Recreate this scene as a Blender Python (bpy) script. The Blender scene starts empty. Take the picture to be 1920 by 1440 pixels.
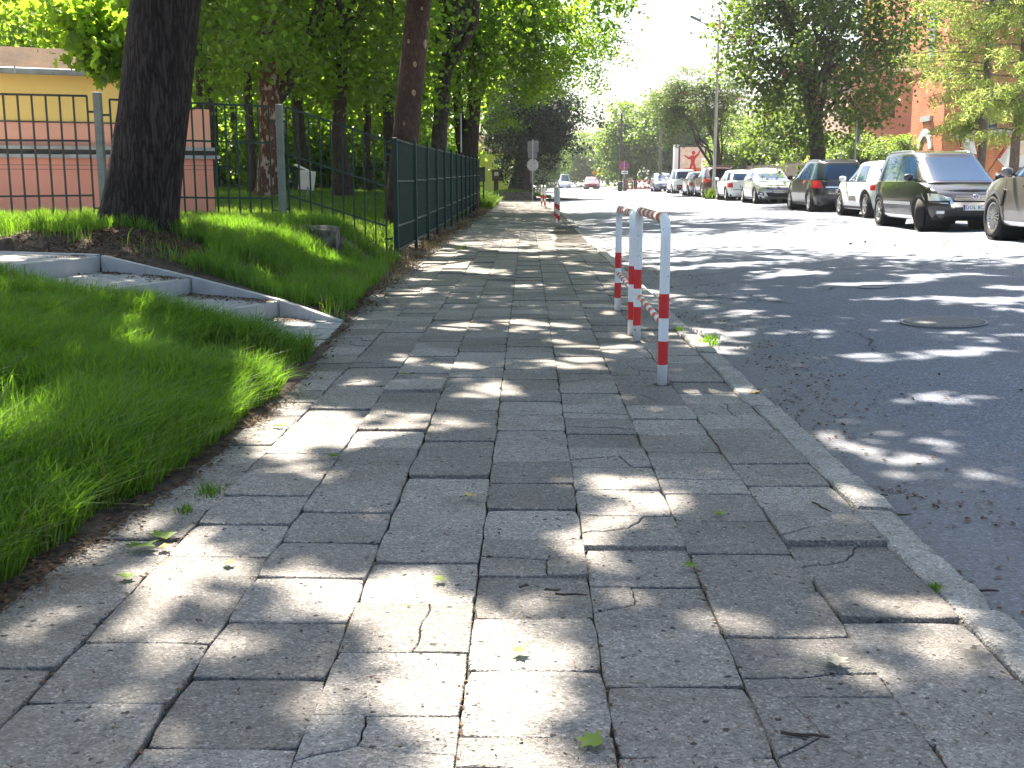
import bpy, bmesh, math, random
import numpy as np
from mathutils import Vector, Matrix, Euler

rnd = random.Random(7)
rng = np.random.default_rng(7)
R = math.radians
scene = bpy.context.scene
col = scene.collection

# ------------------------------------------------------------------ camera, sky, sun, exposure
FPX, CX, CY = 2080.0, 960.0, 720.0
PITCH, YAW, CAMH = R(10.4), R(0.77), 1.25
cam_data = bpy.data.cameras.new('camera')
cam_data.sensor_width = 36.0
cam_data.lens = 36.0 * FPX / 1920.0
cam_data.clip_start = 0.05
cam_data.clip_end = 3000.0
cam = bpy.data.objects.new('camera', cam_data)
cam.location = (0, 0, CAMH)
cam.rotation_euler = (math.pi / 2 - PITCH, 0, YAW)
col.objects.link(cam)
scene.camera = cam

SUN_ELEV, SUN_AZ = R(57), R(20)          # azimuth: to the left of the street direction (+Y)
world = bpy.data.worlds.new('World')
scene.world = world
world.use_nodes = True
wn = world.node_tree
sky = wn.nodes.new('ShaderNodeTexSky')
sky.sky_type = 'NISHITA'
sky.sun_disc = False
sky.sun_elevation = SUN_ELEV
sky.sun_rotation = -SUN_AZ
sky.air_density = 1.0
sky.dust_density = 3.0
sky.ozone_density = 1.0
wn.links.new(sky.outputs[0], wn.nodes['Background'].inputs[0])
wn.nodes['Background'].inputs[1].default_value = 0.062
sun_data = bpy.data.lights.new('sun', 'SUN')
sun_data.energy = 4.7
sun_data.angle = R(0.53)
sun_data.color = (1.0, 0.91, 0.79)
sun = bpy.data.objects.new('sun', sun_data)
to_sun = Vector((-math.sin(SUN_AZ) * math.cos(SUN_ELEV), math.cos(SUN_AZ) * math.cos(SUN_ELEV), math.sin(SUN_ELEV)))
sun.rotation_euler = to_sun.to_track_quat('Z', 'Y').to_euler()
sun.location = to_sun * 50
col.objects.link(sun)
scene.view_settings.view_transform = 'Standard'
scene.view_settings.look = 'None'
scene.view_settings.exposure = 2.52
scene.view_settings.gamma = 1.0
scene.view_settings.use_curve_mapping = False
scene.render.engine = 'CYCLES'
scene.cycles.max_bounces = 5
scene.cycles.diffuse_bounces = 2
scene.cycles.glossy_bounces = 3
scene.cycles.transmission_bounces = 3
scene.cycles.transparent_max_bounces = 4
scene.cycles.caustics_reflective = False
scene.cycles.caustics_refractive = False
scene.cycles.sample_clamp_indirect = 6.0
scene.cycles.use_denoising = True
scene.cycles.use_adaptive_sampling = True
scene.cycles.adaptive_threshold = 0.02

# ------------------------------------------------------------------ helpers
CAM_M = Euler(cam.rotation_euler).to_matrix()
def at(px, py, d):
    """a point measured in the photograph at axial distance d, in metres"""
    return Vector((0, 0, CAMH)) + CAM_M @ (Vector(((px - CX) / FPX, -(py - CY) / FPX, -1.0)) * d)

def link(o, parent=None):
    col.objects.link(o)
    if parent is not None:
        o.parent = parent
    return o
def tag(o, label=None, cat=None, group=None, kind=None):
    if label: o['label'] = label
    if cat: o['category'] = cat
    if group: o['group'] = group
    if kind: o['kind'] = kind
    return o
def empty(name, loc=(0, 0, 0), rz=0.0, parent=None):
    o = bpy.data.objects.new(name, None)
    o.location = loc; o.rotation_euler = (0, 0, rz)
    o.empty_display_size = 0.1
    return link(o, parent)
def inst(name, me, parent=None, loc=(0, 0, 0), rot=(0, 0, 0), scale=(1, 1, 1)):
    o = bpy.data.objects.new(name, me)
    o.location = loc; o.rotation_euler = rot; o.scale = scale
    return link(o, parent)
def copy_tree(o, parent=None):
    c = o.copy(); col.objects.link(c); c.parent = parent
    for ch in list(o.children): copy_tree(ch, c)
    return c

def np_mesh(name, V, quads=None, tris=None, mat=None, smooth=False):
    me = bpy.data.meshes.new(name)
    V = np.asarray(V, dtype=np.float32)
    nq = 0 if quads is None else len(quads); nt = 0 if tris is None else len(tris)
    me.vertices.add(len(V)); me.vertices.foreach_set('co', V.ravel())
    idx = []; st = []; tot = []
    if nq:
        idx.append(np.asarray(quads, dtype=np.int32).ravel()); st.append(np.arange(nq) * 4); tot.append(np.full(nq, 4))
    if nt:
        idx.append(np.asarray(tris, dtype=np.int32).ravel()); st.append(nq * 4 + np.arange(nt) * 3); tot.append(np.full(nt, 3))
    idx = np.concatenate(idx).astype(np.int32)
    me.loops.add(len(idx)); me.loops.foreach_set('vertex_index', idx)
    me.polygons.add(nq + nt)
    me.polygons.foreach_set('loop_start', np.concatenate(st).astype(np.int32))
    if smooth: me.polygons.foreach_set('use_smooth', np.ones(nq + nt, dtype=bool))
    me.update(calc_edges=True)
    if mat is not None: me.materials.append(mat)
    return me

class MB:
    def __init__(s): s.v = []; s.f = []; s.m = []; s.mi = 0; s.s = []; s.sm = False
    def add(s, vs, fs):
        b = len(s.v); s.v += [tuple(v) for v in vs]
        for f in fs: s.f.append([b + i for i in f]); s.m.append(s.mi); s.s.append(s.sm)
        return s
    def box(s, c, size, rz=0.0, rot=None):
        M3 = rot if rot is not None else Matrix.Rotation(rz, 3, 'Z')
        h = [x / 2 for x in size]
        vs = [Vector(c) + M3 @ Vector((sx * h[0], sy * h[1], sz * h[2])) for sz in (-1, 1) for sy in (-1, 1) for sx in (-1, 1)]
        return s.add(vs, [(0, 2, 3, 1), (4, 5, 7, 6), (0, 1, 5, 4), (2, 6, 7, 3), (0, 4, 6, 2), (1, 3, 7, 5)])
    def bbox(s, c, size, bev=0.01, rz=0.0):
        """box with chamfered edges"""
        M3 = Matrix.Rotation(rz, 3, 'Z'); hx, hy, hz = [x / 2 for x in size]; b = min(bev, hx * .9, hy * .9, hz * .9)
        bm = bmesh.new(); bmesh.ops.create_cube(bm, size=1.0)
        for v in bm.verts: v.co = Vector((v.co.x * 2 * hx, v.co.y * 2 * hy, v.co.z * 2 * hz))
        bmesh.ops.bevel(bm, geom=bm.edges[:], offset=b, segments=1, affect='EDGES')
        bm.verts.index_update()
        s.add([Vector(c) + M3 @ v.co for v in bm.verts], [[v.index for v in f.verts] for f in bm.faces]); bm.free(); return s
    def bar(s, a, b, w, h, up=Vector((0, 0, 1))):
        a = Vector(a); b = Vector(b); d = (b - a); L = d.length; d.normalize()
        sd = d.cross(up)
        if sd.length < 1e-4: sd = Vector((1, 0, 0))
        sd.normalize(); u = sd.cross(d).normalized()
        rot = Matrix((d, sd, u)).transposed()
        return s.box((a + b) / 2, (L, w, h), rot=rot)
    def tube(s, path, rad, n=8, cap=True, jit=None):
        path = [Vector(p) for p in path]
        if not hasattr(rad, '__len__'): rad = [rad] * len(path)
        ref = Vector((0, 0, 1)); rings = []
        d0 = (path[1] - path[0]).normalized()
        if abs(d0.z) > .9: ref = Vector((1, 0, 0))
        u = d0.cross(ref).normalized()
        for i, p in enumerate(path):
            d = (path[min(i + 1, len(path) - 1)] - path[max(i - 1, 0)]).normalized()
            u = (u - d * u.dot(d)).normalized(); w = d.cross(u)
            rings.append([p + (u * math.cos(2 * math.pi * k / n) + w * math.sin(2 * math.pi * k / n)) * rad[i] for k in range(n)])
        vs = [v for r in rings for v in r]; fs = []
        for i in range(len(path) - 1):
            for k in range(n):
                k2 = (k + 1) % n
                fs.append((i * n + k, i * n + k2, (i + 1) * n + k2, (i + 1) * n + k))
        if cap:
            fs.append(tuple(range(n - 1, -1, -1))); fs.append(tuple((len(path) - 1) * n + k for k in range(n)))
        return s.add(vs, fs)
    def lathe(s, prof, n=24, c=(0, 0, 0), axis='Z', caps=True):
        vs = []; fs = []
        for (r, z) in prof:
            for k in range(n):
                a = 2 * math.pi * k / n
                p = (r * math.cos(a), r * math.sin(a), z)
                if axis == 'Y': p = (p[0], p[2], p[1])
                if axis == 'X': p = (p[2], p[0], p[1])
                vs.append((c[0] + p[0], c[1] + p[1], c[2] + p[2]))
        for i in range(len(prof) - 1):
            for k in range(n):
                k2 = (k + 1) % n; fs.append((i * n + k, i * n + k2, (i + 1) * n + k2, (i + 1) * n + k))
        if caps:
            fs.append(tuple(range(n - 1, -1, -1))); fs.append(tuple((len(prof) - 1) * n + k for k in range(n)))
        return s.add(vs, fs)
    def prism(s, poly, z0, z1, M4=None):
        n = len(poly)
        vs = [Vector((x, y, z0)) for x, y in poly] + [Vector((x, y, z1)) for x, y in poly]
        if M4 is not None: vs = [M4 @ v for v in vs]
        fs = [tuple(range(n - 1, -1, -1)), tuple(range(n, 2 * n))] + [(i, (i + 1) % n, n + (i + 1) % n, n + i) for i in range(n)]
        return s.add(vs, fs)
    def mesh(s, name, mats, smooth=False, fixn=True):
        me = bpy.data.meshes.new(name)
        me.from_pydata(s.v, [], s.f)
        if not isinstance(mats, (list, tuple)): mats = [mats]
        for m in mats: me.materials.append(m)
        me.polygons.foreach_set('material_index', s.m)
        me.polygons.foreach_set('use_smooth', [bool(smooth or q) for q in s.s])
        me.update()
        if fixn:
            bm = bmesh.new(); bm.from_mesh(me); bmesh.ops.recalc_face_normals(bm, faces=bm.faces); bm.to_mesh(me); bm.free()
        return me
    def obj(s, name, mats, parent=None, smooth=False, loc=(0, 0, 0), fixn=True):
        return inst(name, s.mesh(name, mats, smooth, fixn), parent, loc)

def autosmooth(o, ang=35):
    me = o.data
    for p in me.polygons: p.use_smooth = True
    me.set_sharp_from_angle(angle=R(ang))
    return o

def _hash(ix, iy, s):
    h = (ix * 374761393 + iy * 668265263 + s * 1274126177) & 0xffffffff
    h = ((h ^ (h >> 13)) * 1103515245) & 0xffffffff
    return ((h ^ (h >> 16)) & 0xffff) / 65535.0
def vnoise(x, y, s=0):
    x = np.asarray(x, dtype=np.float64); y = np.asarray(y, dtype=np.float64)
    ix = np.floor(x).astype(np.int64); iy = np.floor(y).astype(np.int64)
    fx = x - ix; fy = y - iy; fx = fx * fx * (3 - 2 * fx); fy = fy * fy * (3 - 2 * fy)
    a = _hash(ix, iy, s); b = _hash(ix + 1, iy, s); c = _hash(ix, iy + 1, s); d = _hash(ix + 1, iy + 1, s)
    return (a * (1 - fx) + b * fx) * (1 - fy) + (c * (1 - fx) + d * fx) * fy
def fbm(x, y, s=0, o=3):
    t = 0; a = .5; n = 0
    for k in range(o):
        t = t + a * vnoise(x * 2 ** k, y * 2 ** k, s + k); n += a; a *= .5
    return t / n
def sstep(a, b, x):
    t = np.clip((x - a) / (b - a), 0, 1); return t * t * (3 - 2 * t)

# ------------------------------------------------------------------ materials
MAT = {}
class NT:
    def __init__(s, name):
        m = bpy.data.materials.new(name); m.use_nodes = True
        s.m = m; s.n = m.node_tree.nodes; s.l = m.node_tree.links
        s.b = s.n['Principled BSDF']; s.out = s.n['Material Output']; MAT[name] = m
    def new(s, t, **kw):
        n = s.n.new(t)
        for k, v in kw.items(): setattr(n, k, v)
        return n
    def set(s, n, **kw):
        for k, v in kw.items(): n.inputs[k].default_value = v
        return n
    def pos(s): return s.new('ShaderNodeNewGeometry').outputs['Position']
    def objc(s): return s.new('ShaderNodeTexCoord').outputs['Object']
    def mapping(s, vec, scale):
        n = s.new('ShaderNodeMapping'); n.inputs['Scale'].default_value = scale; s.l.new(vec, n.inputs[0]); return n.outputs[0]
    def noise(s, vec, scale, detail=3, rough=.55):
        n = s.new('ShaderNodeTexNoise'); n.inputs['Scale'].default_value = scale; n.inputs['Detail'].default_value = detail; n.inputs['Roughness'].default_value = rough
        s.l.new(vec, n.inputs['Vector']); return n.outputs['Fac']
    def voro(s, vec, scale, feature='F1', out='Distance'):
        n = s.new('ShaderNodeTexVoronoi'); n.feature = feature; n.inputs['Scale'].default_value = scale
        s.l.new(vec, n.inputs['Vector']); return n.outputs[out]
    def ramp(s, fac, stops):
        n = s.new('ShaderNodeValToRGB'); e = n.color_ramp.elements
        while len(e) < len(stops): e.new(.5)
        for k, (p, c) in enumerate(stops):
            e[k].position = p; e[k].color = (c[0], c[1], c[2], 1) if hasattr(c, '__len__') else (c, c, c, 1)
        s.l.new(fac, n.inputs[0]); return n.outputs[0]
    def mix(s, fac, a, b, mode='MIX'):
        n = s.new('ShaderNodeMix', data_type='RGBA', blend_type=mode)
        for sock, val in ((n.inputs[0], fac), (n.inputs[6], a), (n.inputs[7], b)):
            if isinstance(val, bpy.types.NodeSocket): s.l.new(val, sock)
            elif hasattr(val, '__len__'): sock.default_value = (val[0], val[1], val[2], 1)
            else: sock.default_value = val
        return n.outputs[2]
    def math(s, op, a, b=None):
        n = s.new('ShaderNodeMath', operation=op)
        for sock, val in ((n.inputs[0], a), (n.inputs[1], b)):
            if val is None: continue
            if isinstance(val, bpy.types.NodeSocket): s.l.new(val, sock)
            else: sock.default_value = val
        return n.outputs[0]
    def bump(s, h, strength=.3, dist=.01):
        n = s.new('ShaderNodeBump'); n.inputs['Strength'].default_value = strength; n.inputs['Distance'].default_value = dist
        s.l.new(h, n.inputs['Height']); s.l.new(n.outputs[0], s.b.inputs['Normal']); return s
    def fin(s, color=None, rough=.8, metal=0.0, spec=.4, coat=0.0):
        if color is not None:
            if isinstance(color, bpy.types.NodeSocket): s.l.new(color, s.b.inputs['Base Color'])
            else: s.b.inputs['Base Color'].default_value = (*color, 1)
        s.b.inputs['Roughness'].default_value = rough; s.b.inputs['Metallic'].default_value = metal
        s.b.inputs['Specular IOR Level'].default_value = spec; s.b.inputs['Coat Weight'].default_value = coat
        s.b.inputs['Coat Roughness'].default_value = .04
        return s.m

def simple(name, c, rough=.7, var=.25, scale=8.0, bump=0.0, metal=0.0, spec=.4, coat=0.0, bscale=60.0, world_space=False):
    t = NT(name); v = t.pos() if world_space else t.objc()
    n = t.noise(v, scale, 4)
    c2 = [x * (1 - var) for x in c]; c3 = [min(1, x * (1 + var * .7)) for x in c]
    colr = t.ramp(n, [(.3, c2), (.7, c3)])
    if bump: t.bump(t.noise(v, bscale, 3), bump, .01)
    return t.fin(colr, rough, metal, spec, coat)

# paving slabs
t = NT('concrete_slab'); p = t.pos()
big = t.noise(p, 2.3, 4); fine = t.noise(p, 260, 2); mid = t.noise(p, 34, 4)
oi = t.new('ShaderNodeObjectInfo').outputs['Random']
base = t.ramp(big, [(.3, (.178, .166, .150)), (.7, (.262, .245, .223))])
base = t.mix(.55, base, t.ramp(mid, [(.3, (.160, .149, .135)), (.7, (.285, .266, .243))]))
base = t.mix(1.0, base, t.ramp(oi, [(0, .74), (1, 1.24)]), 'MULTIPLY')
agg = t.voro(p, 150, 'F1', 'Color'); sepa = t.new('ShaderNodeSeparateColor'); t.l.new(agg, sepa.inputs[0])
base = t.mix(1.0, base, t.ramp(sepa.outputs[0], [(0, .55), (.30, .88), (.70, 1.04), (.92, 1.28), (1, 1.8)]), 'MULTIPLY')
pits = t.voro(p, 75, 'F1', 'Color'); sepp = t.new('ShaderNodeSeparateColor'); t.l.new(pits, sepp.inputs[0])
base = t.mix(t.math('GREATER_THAN', sepp.outputs[1], .992), base, (.040, .037, .034))
dirt = t.noise(p, 1.1, 5, .7)
base = t.mix(t.ramp(dirt, [(.50, 0.0), (.72, .60)]), base, (.115, .100, .080))
t.bump(t.math('ADD', t.voro(p, 150), t.math('MULTIPLY', mid, .8)), .9, .005)
t.fin(base, .88, 0, .3)
simple('joint_soil', (.050, .043, .034), .95, .5, 30, .6, world_space=True)
simple('soil', (.060, .043, .031), .95, .6, 14, 1.0, bscale=35, world_space=True)
t = NT('kerb_concrete'); p = t.pos()
base = t.ramp(t.noise(p, 4, 5, .65), [(.3, (.235, .225, .205)), (.7, (.36, .345, .32))])
agg = t.voro(p, 120, 'F1', 'Color'); sepa = t.new('ShaderNodeSeparateColor'); t.l.new(agg, sepa.inputs[0])
base = t.mix(1.0, base, t.ramp(sepa.outputs[0], [(0, .6), (.35, .9), (.8, 1.05), (1, 1.5)]), 'MULTIPLY')
base = t.mix(t.ramp(t.noise(p, 11, 5, .7), [(.56, 0.0), (.72, .7)]), base, (.10, .088, .072))
t.bump(t.math('ADD', t.voro(p, 120), t.noise(p, 40, 4)), .9, .006); t.fin(base, .92, 0, .3)
simple('step_concrete', (.38, .375, .36), .9, .16, 6, .3, bscale=130, world_space=True)
simple('step_paver', (.33, .325, .31), .9, .22, 12, .4, bscale=150, world_space=True)
simple('forecourt_paving', (.56, .54, .50), .9, .12, 3, .2, world_space=True)
simple('old_concrete', (.16, .14, .115), .95, .6, 9, .9, bscale=40, world_space=True)

# asphalt
t = NT('asphalt'); p = t.pos()
big = t.noise(p, .45, 5, .6); mid = t.noise(p, 9, 4)
base = t.ramp(big, [(.3, (.104, .118, .150)), (.7, (.150, .165, .200))])
agg = t.voro(p, 95, 'F1', 'Color'); sepa = t.new('ShaderNodeSeparateColor'); t.l.new(agg, sepa.inputs[0])
base = t.mix(1.0, base, t.ramp(sepa.outputs[0], [(0, .55), (.4, .9), (.8, 1.1), (.95, 1.45), (1, 2.0)]), 'MULTIPLY')
scr = t.noise(t.mapping(p, (1.2, 9.0, 1.0)), 3.2, 5, .7)
base = t.mix(t.ramp(scr, [(.56, 0.0), (.74, .35)]), base, (.23, .25, .29))
base = t.mix(t.ramp(mid, [(.55, 0.0), (.8, .4)]), base, (.105, .10, .10))
sx = t.new('ShaderNodeSeparateXYZ'); t.l.new(p, sx.inputs[0])
gut = t.math('ADD', t.math('MULTIPLY', sx.outputs[0], -1.0), t.math('MULTIPLY', t.noise(p, 1.6, 4), 1.3))
base = t.mix(t.ramp(t.math('ADD', gut, 2.0), [(.25, 0.0), (.95, .40)]), base, (.20, .185, .16))
t.bump(t.voro(p, 95), .6, .006)
t.fin(base, .82, 0, .35)
simple('crack_tar', (.022, .021, .022), .9, .3, 20, world_space=True)
simple('ground_earth', (.07, .075, .04), .95, .4, .5, world_space=True)
simple('right_paving', (.30, .285, .26), .9, .2, 2.0, .3, world_space=True)
simple('iron_cover', (.17, .17, .175), .6, .2, 30, .2, .2)
simple('iron_dark', (.04, .038, .036), .8, .3, 30)

# grass
def leafmat(name, ca, cb, tr, trw=.5, rough=.5, spec=.35):
    t = NT(name)
    g = t.new('ShaderNodeNewGeometry'); oi = t.new('ShaderNodeObjectInfo')
    r = t.math('FRACT', t.math('ADD', g.outputs['Random Per Island'], oi.outputs['Random']))
    n = t.noise(t.pos(), .55, 3)
    f = t.math('ADD', t.math('MULTIPLY', r, .65), t.math('MULTIPLY', n, .5))
    c = t.ramp(f, [(.15, ca), (.85, cb)])
    t.fin(c, rough, 0, spec)
    tb = t.new('ShaderNodeBsdfTranslucent')
    t.l.new(t.mix(1.0, t.ramp(f, [(.1, [x * .62 for x in tr]), (.9, [x * 1.25 for x in tr])]), (1, 1, 1), 'MULTIPLY'), tb.inputs[0])
    ms = t.new('ShaderNodeMixShader'); ms.inputs[0].default_value = trw
    t.l.new(t.b.outputs[0], ms.inputs[1]); t.l.new(tb.outputs[0], ms.inputs[2]); t.l.new(ms.outputs[0], t.out.inputs[0])
    return t.m
leafmat('grass', (.014, .045, .005), (.120, .20, .028), (.20, .40, .020), .5, .45, .4)
leafmat('lawn', (.050, .105, .012), (.095, .17, .025), (.20, .34, .030), .5)
leafmat('dry_grass', (.20, .15, .07), (.30, .23, .12), (.25, .18, .08), .3)
leafmat('maple_leaf', (.034, .078, .012), (.066, .120, .018), (.30, .50, .030), .62, .4)
leafmat('maple_leaf_light', (.045, .095, .014), (.080, .14, .022), (.38, .58, .038), .62, .4)
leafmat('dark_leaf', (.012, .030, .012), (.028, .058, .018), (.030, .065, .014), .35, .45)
leafmat('chestnut_leaf', (.028, .056, .015), (.058, .098, .022), (.16, .25, .020), .45, .4, .4)
leafmat('far_leaf', (.060, .105, .022), (.10, .16, .035), (.24, .36, .045), .5, .4)
leafmat('larch_needle', (.17, .25, .06), (.25, .33, .09), (.42, .52, .11), .5, .5)
leafmat('blossom', (.42, .12, .12), (.60, .28, .26), (.5, .15, .12), .4)
leafmat('litter', (.045, .028, .018), (.15, .090, .055), (.10, .05, .02), .15, .8, .2)
leafmat('fallen_green', (.12, .20, .035), (.22, .30, .06), (.2, .3, .05), .3, .5)
simple('leaf_yellow', (.50, .33, .04), .6, .3, 40)
simple('leaf_pale', (.36, .34, .25), .7, .3, 60)
simple('twig_wood', (.050, .034, .024), .85, .4, 40)

# bark
def bark(name, ca, cb, sc=(1, 1, .16), s=26, bump=.9, dist=.02, patch=None):
    t = NT(name); o = t.objc()
    mv = t.mapping(o, sc)
    n1 = t.noise(mv, s, 3, .5); n2 = t.noise(mv, s * 2.3, 4, .6); big = t.noise(o, 1.6, 4); cr = t.noise(t.mapping(o, (1, 1, 1.6)), s * .9, 3)
    rid = t.math('ABSOLUTE', t.math('SUBTRACT', n1, .5)); rid2 = t.math('ABSOLUTE', t.math('SUBTRACT', n2, .5))
    h = t.math('ADD', t.math('MULTIPLY', t.ramp(rid, [(0, 0.0), (.11, 1.0)]), .62), t.math('ADD', t.math('MULTIPLY', rid2, 1.3), t.math('MULTIPLY', cr, .25)))
    c = t.ramp(h, [(.15, ca), (1.0, cb)])
    c = t.mix(1.0, c, t.ramp(big, [(.3, .75), (.7, 1.2)]), 'MULTIPLY')
    if patch:
        pn = t.noise(t.mapping(o, (2.4, 2.4, 1.1)), 3.2, 4, .6)
        c = t.mix(t.ramp(pn, [(.53, 0.0), (.57, 1.0)]), c, patch)
    t.bump(h, bump, dist)
    t.fin(c, .92, 0, .2)
bark('bark_maple', (.014, .010, .009), (.072, .056, .048), sc=(1, 1, .11), s=24, bump=1.0, dist=.035)
bark('bark_plain', (.040, .031, .026), (.105, .084, .070), s=18, bump=.7)
bark('bark_birch', (.075, .035, .024), (.20, .105, .075), s=14, patch=(.46, .37, .31))
bark('bark_smooth', (.045, .026, .020), (.078, .048, .038), sc=(1, 1, .5), s=9, bump=.35)
bark('bark_larch', (.10, .080, .065), (.24, .19, .155), s=22)
simple('scar_wood', (.30, .22, .15), .9, .4, 40)

# paint, metal, plaster
def worn(name, c, rough):
    t = NT(name); o = t.objc(); n = t.noise(o, 6, 4); ch = t.noise(o, 38, 4, .7); big = t.noise(o, 3.1, 3)
    colr = t.ramp(n, [(.3, [x * .88 for x in c]), (.7, c)])
    chip = t.math('GREATER_THAN', t.math('ADD', ch, t.math('MULTIPLY', big, .35)), .84)
    colr = t.mix(chip, colr, (.13, .085, .06))
    t.bump(t.noise(o, 30, 3), .1, .005)
    t.fin(colr, rough, 0, .5)
worn('paint_white', (.76, .77, .76), .4); worn('paint_red', (.62, .022, .022), .4)
simple('paint_red_faded', (.52, .11, .06), .55, .3, 25)
simple('paint_cream_faded', (.74, .71, .65), .55, .3, 25)
simple('paint_green_dark', (.007, .036, .030), .55, .25, 5, spec=.3)
simple('paint_green_bar', (.014, .042, .032), .5, .25, 5, spec=.4)
simple('paint_brown_bar', (.050, .040, .036), .5, .3, 6, spec=.5)
simple('steel_grey', (.20, .215, .205), .5, .25, 5, metal=.2, spec=.5)
simple('galvanised', (.42, .43, .44), .42, .15, 4, metal=.6)
simple('sign_back', (.15, .16, .17), .6, .15, 4)
simple('plaster_yellow', (.97, .66, .21), .95, .07, 1.2, .25, bscale=220)
simple('plaster_pink', (.88, .36, .26), .95, .08, 1.2, .25, bscale=220)
simple('plaster_pink_light', (.93, .44, .31), .95, .08, 1.2, .2, bscale=220)
simple('plaster_rose', (.50, .33, .28), .95, .08, 1.2)
simple('plaster_lime', (.48, .58, .09), .95, .10, 1.2)
simple('roof_felt', (.085, .045, .020), .95, .4, 3, .4, bscale=40)
simple('zinc', (.40, .40, .40), .55, .25, 5, metal=.3)
simple('ledge_dark', (.09, .075, .07), .9, .4, 6)
simple('white_plastic', (.78, .78, .76), .5, .06, 4)
simple('black_plastic', (.018, .018, .019), .55, .2, 8)
simple('tyre_rubber', (.030, .026, .024), .85, .35, 14)
simple('wood_dark', (.060, .050, .045), .9, .4, 6)
simple('white_fabric', (.80, .79, .77), .9, .06, 8)
simple('red_fabric', (.60, .05, .06), .9, .1, 8)
simple('sign_yellow', (.80, .48, .02), .5, .1, 5)
simple('sign_blue', (.05, .06, .30), .5, .1, 5)
simple('sign_red', (.55, .03, .05), .5, .1, 5)
simple('poster_orange', (.62, .20, .10), .6, .35, 3.0)
simple('poster_pale', (.72, .56, .44), .6, .2, 3.0)
simple('poster_red', (.50, .02, .025), .6, .2, 4)
simple('hair_dark', (.03, .022, .018), .8, .3, 30)

def brickmat(name, c1, c2, mortar, axis_x='X'):
    t = NT(name); o = t.objc()
    br = t.new('ShaderNodeTexBrick')
    sp = t.new('ShaderNodeSeparateXYZ'); t.l.new(o, sp.inputs[0])
    cb = t.new('ShaderNodeCombineXYZ')
    t.l.new(t.math('ADD', sp.outputs[0], sp.outputs[1]), cb.inputs[0]); t.l.new(sp.outputs[2], cb.inputs[1])
    t.l.new(cb.outputs[0], br.inputs['Vector'])
    br.inputs['Scale'].default_value = 1.0
    br.inputs['Brick Width'].default_value = .27; br.inputs['Row Height'].default_value = .08
    br.inputs['Mortar Size'].default_value = .007; br.inputs['Bias'].default_value = 0
    br.inputs['Color1'].default_value = (*c1, 1); br.inputs['Color2'].default_value = (*c2, 1); br.inputs['Mortar'].default_value = (*mortar, 1)
    n = t.noise(o, .8, 5, .65)
    c = t.mix(1.0, br.outputs['Color'], t.ramp(n, [(.3, .72), (.7, 1.2)]), 'MULTIPLY')
    t.bump(t.math('SUBTRACT', 1.0, br.outputs['Fac']), .5, .01)
    t.fin(c, .9, 0, .2)
brickmat('brick', (.55, .19, .085), (.43, .14, .062), (.42, .31, .24))
brickmat('brick_light', (.60, .28, .18), (.50, .22, .14), (.38, .30, .25))

def paint(name, c, metal=.0, rough=.28):
    t = NT(name); n = t.noise(t.objc(), 3.0, 4)
    c2 = [x * .9 for x in c]
    t.fin(t.ramp(n, [(.35, c2), (.65, c)]), rough, metal, .5, .8)
paint('car_black', (.006, .006, .007), .0, .3)
paint('car_silver', (.52, .53, .54), .75, .34)
paint('car_sand', (.25, .23, .215), .7, .34)
paint('car_white', (.80, .80, .79), 0, .35)
paint('car_wine', (.085, .030, .026), .3, .3)
paint('car_grey', (.20, .21, .23), .5, .32)
paint('car_red', (.35, .04, .03), .1, .3)
t = NT('car_glass'); t.fin((.018, .045, .095), .03, 0, .5)  # blue of the reflected sky is put into the base colour
t = NT('lens_clear'); t.fin((.62, .64, .66), .12, .5, .8)
t = NT('lens_red'); t.fin((.55, .02, .03), .15, 0, .7)
t = NT('lens_orange'); t.fin((.75, .25, .03), .2, 0, .6)
t = NT('chrome'); t.fin((.78, .78, .78), .16, 1.0, .6)
t = NT('alloy'); t.fin((.58, .58, .59), .3, .85, .5)
t = NT('plate_white'); t.fin((.78, .78, .76), .5)
t = NT('plate_ink'); t.fin((.02, .02, .025), .6)
t = NT('window_pane'); t.fin((.03, .035, .04), .06, 0, .8)
# ------------------------------------------------------------------ ground, road
def road_z(x): return -0.05 + 0.036 * (x - 1.4)
def road_n(x, y):
    x = np.asarray(x, float); y = np.asarray(y, float); k = 1.0
    for (mx, my, mr) in ((3.62, 9.62, .55), (3.95, 12.75, .35)): k = k * (1 - np.exp(-(np.hypot(x - mx, y - my) / mr) ** 6))
    return (fbm(x * 1.3, y * 1.3, 5) - .5) * .018 * k
def road_right(y): return 10.35 + 0.034 * np.clip(np.asarray(y, float) - 24, 0, 90)
V = []; Q = []
xs = [-900, -300, -60, 0, 60, 300, 900]; ys = [-60, 0, 60, 150, 300, 700, 1500]
for y in ys:
    for x in xs: V.append((x, y, -0.35))
for j in range(len(ys) - 1):
    for i in range(len(xs) - 1):
        a = j * len(xs) + i; Q.append((a, a + 1, a + 1 + len(xs), a + len(xs)))
tag(inst('ground', np_mesh('ground', V, Q, mat=MAT['ground_earth'])), kind='structure')

ys = np.concatenate([np.arange(-4, 30, .25), np.arange(30, 100, 1.0), np.arange(100, 420, 10.0)])
nx = 60; V = []; Q = []
for y in ys:
    x0 = 1.38; x1 = float(road_right(y))
    for i in range(nx + 1):
        u = i / nx; x = x0 + (x1 - x0) * u ** 1.5
        z = road_z(x) + float(road_n(x, y))
        V.append((x, y, z))
for j in range(len(ys) - 1):
    for i in range(nx):
        a = j * (nx + 1) + i; Q.append((a, a + 1, a + nx + 2, a + nx + 1))
road = tag(inst('road', np_mesh('road', V, Q, mat=MAT['asphalt'], smooth=True)), kind='structure')

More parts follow.
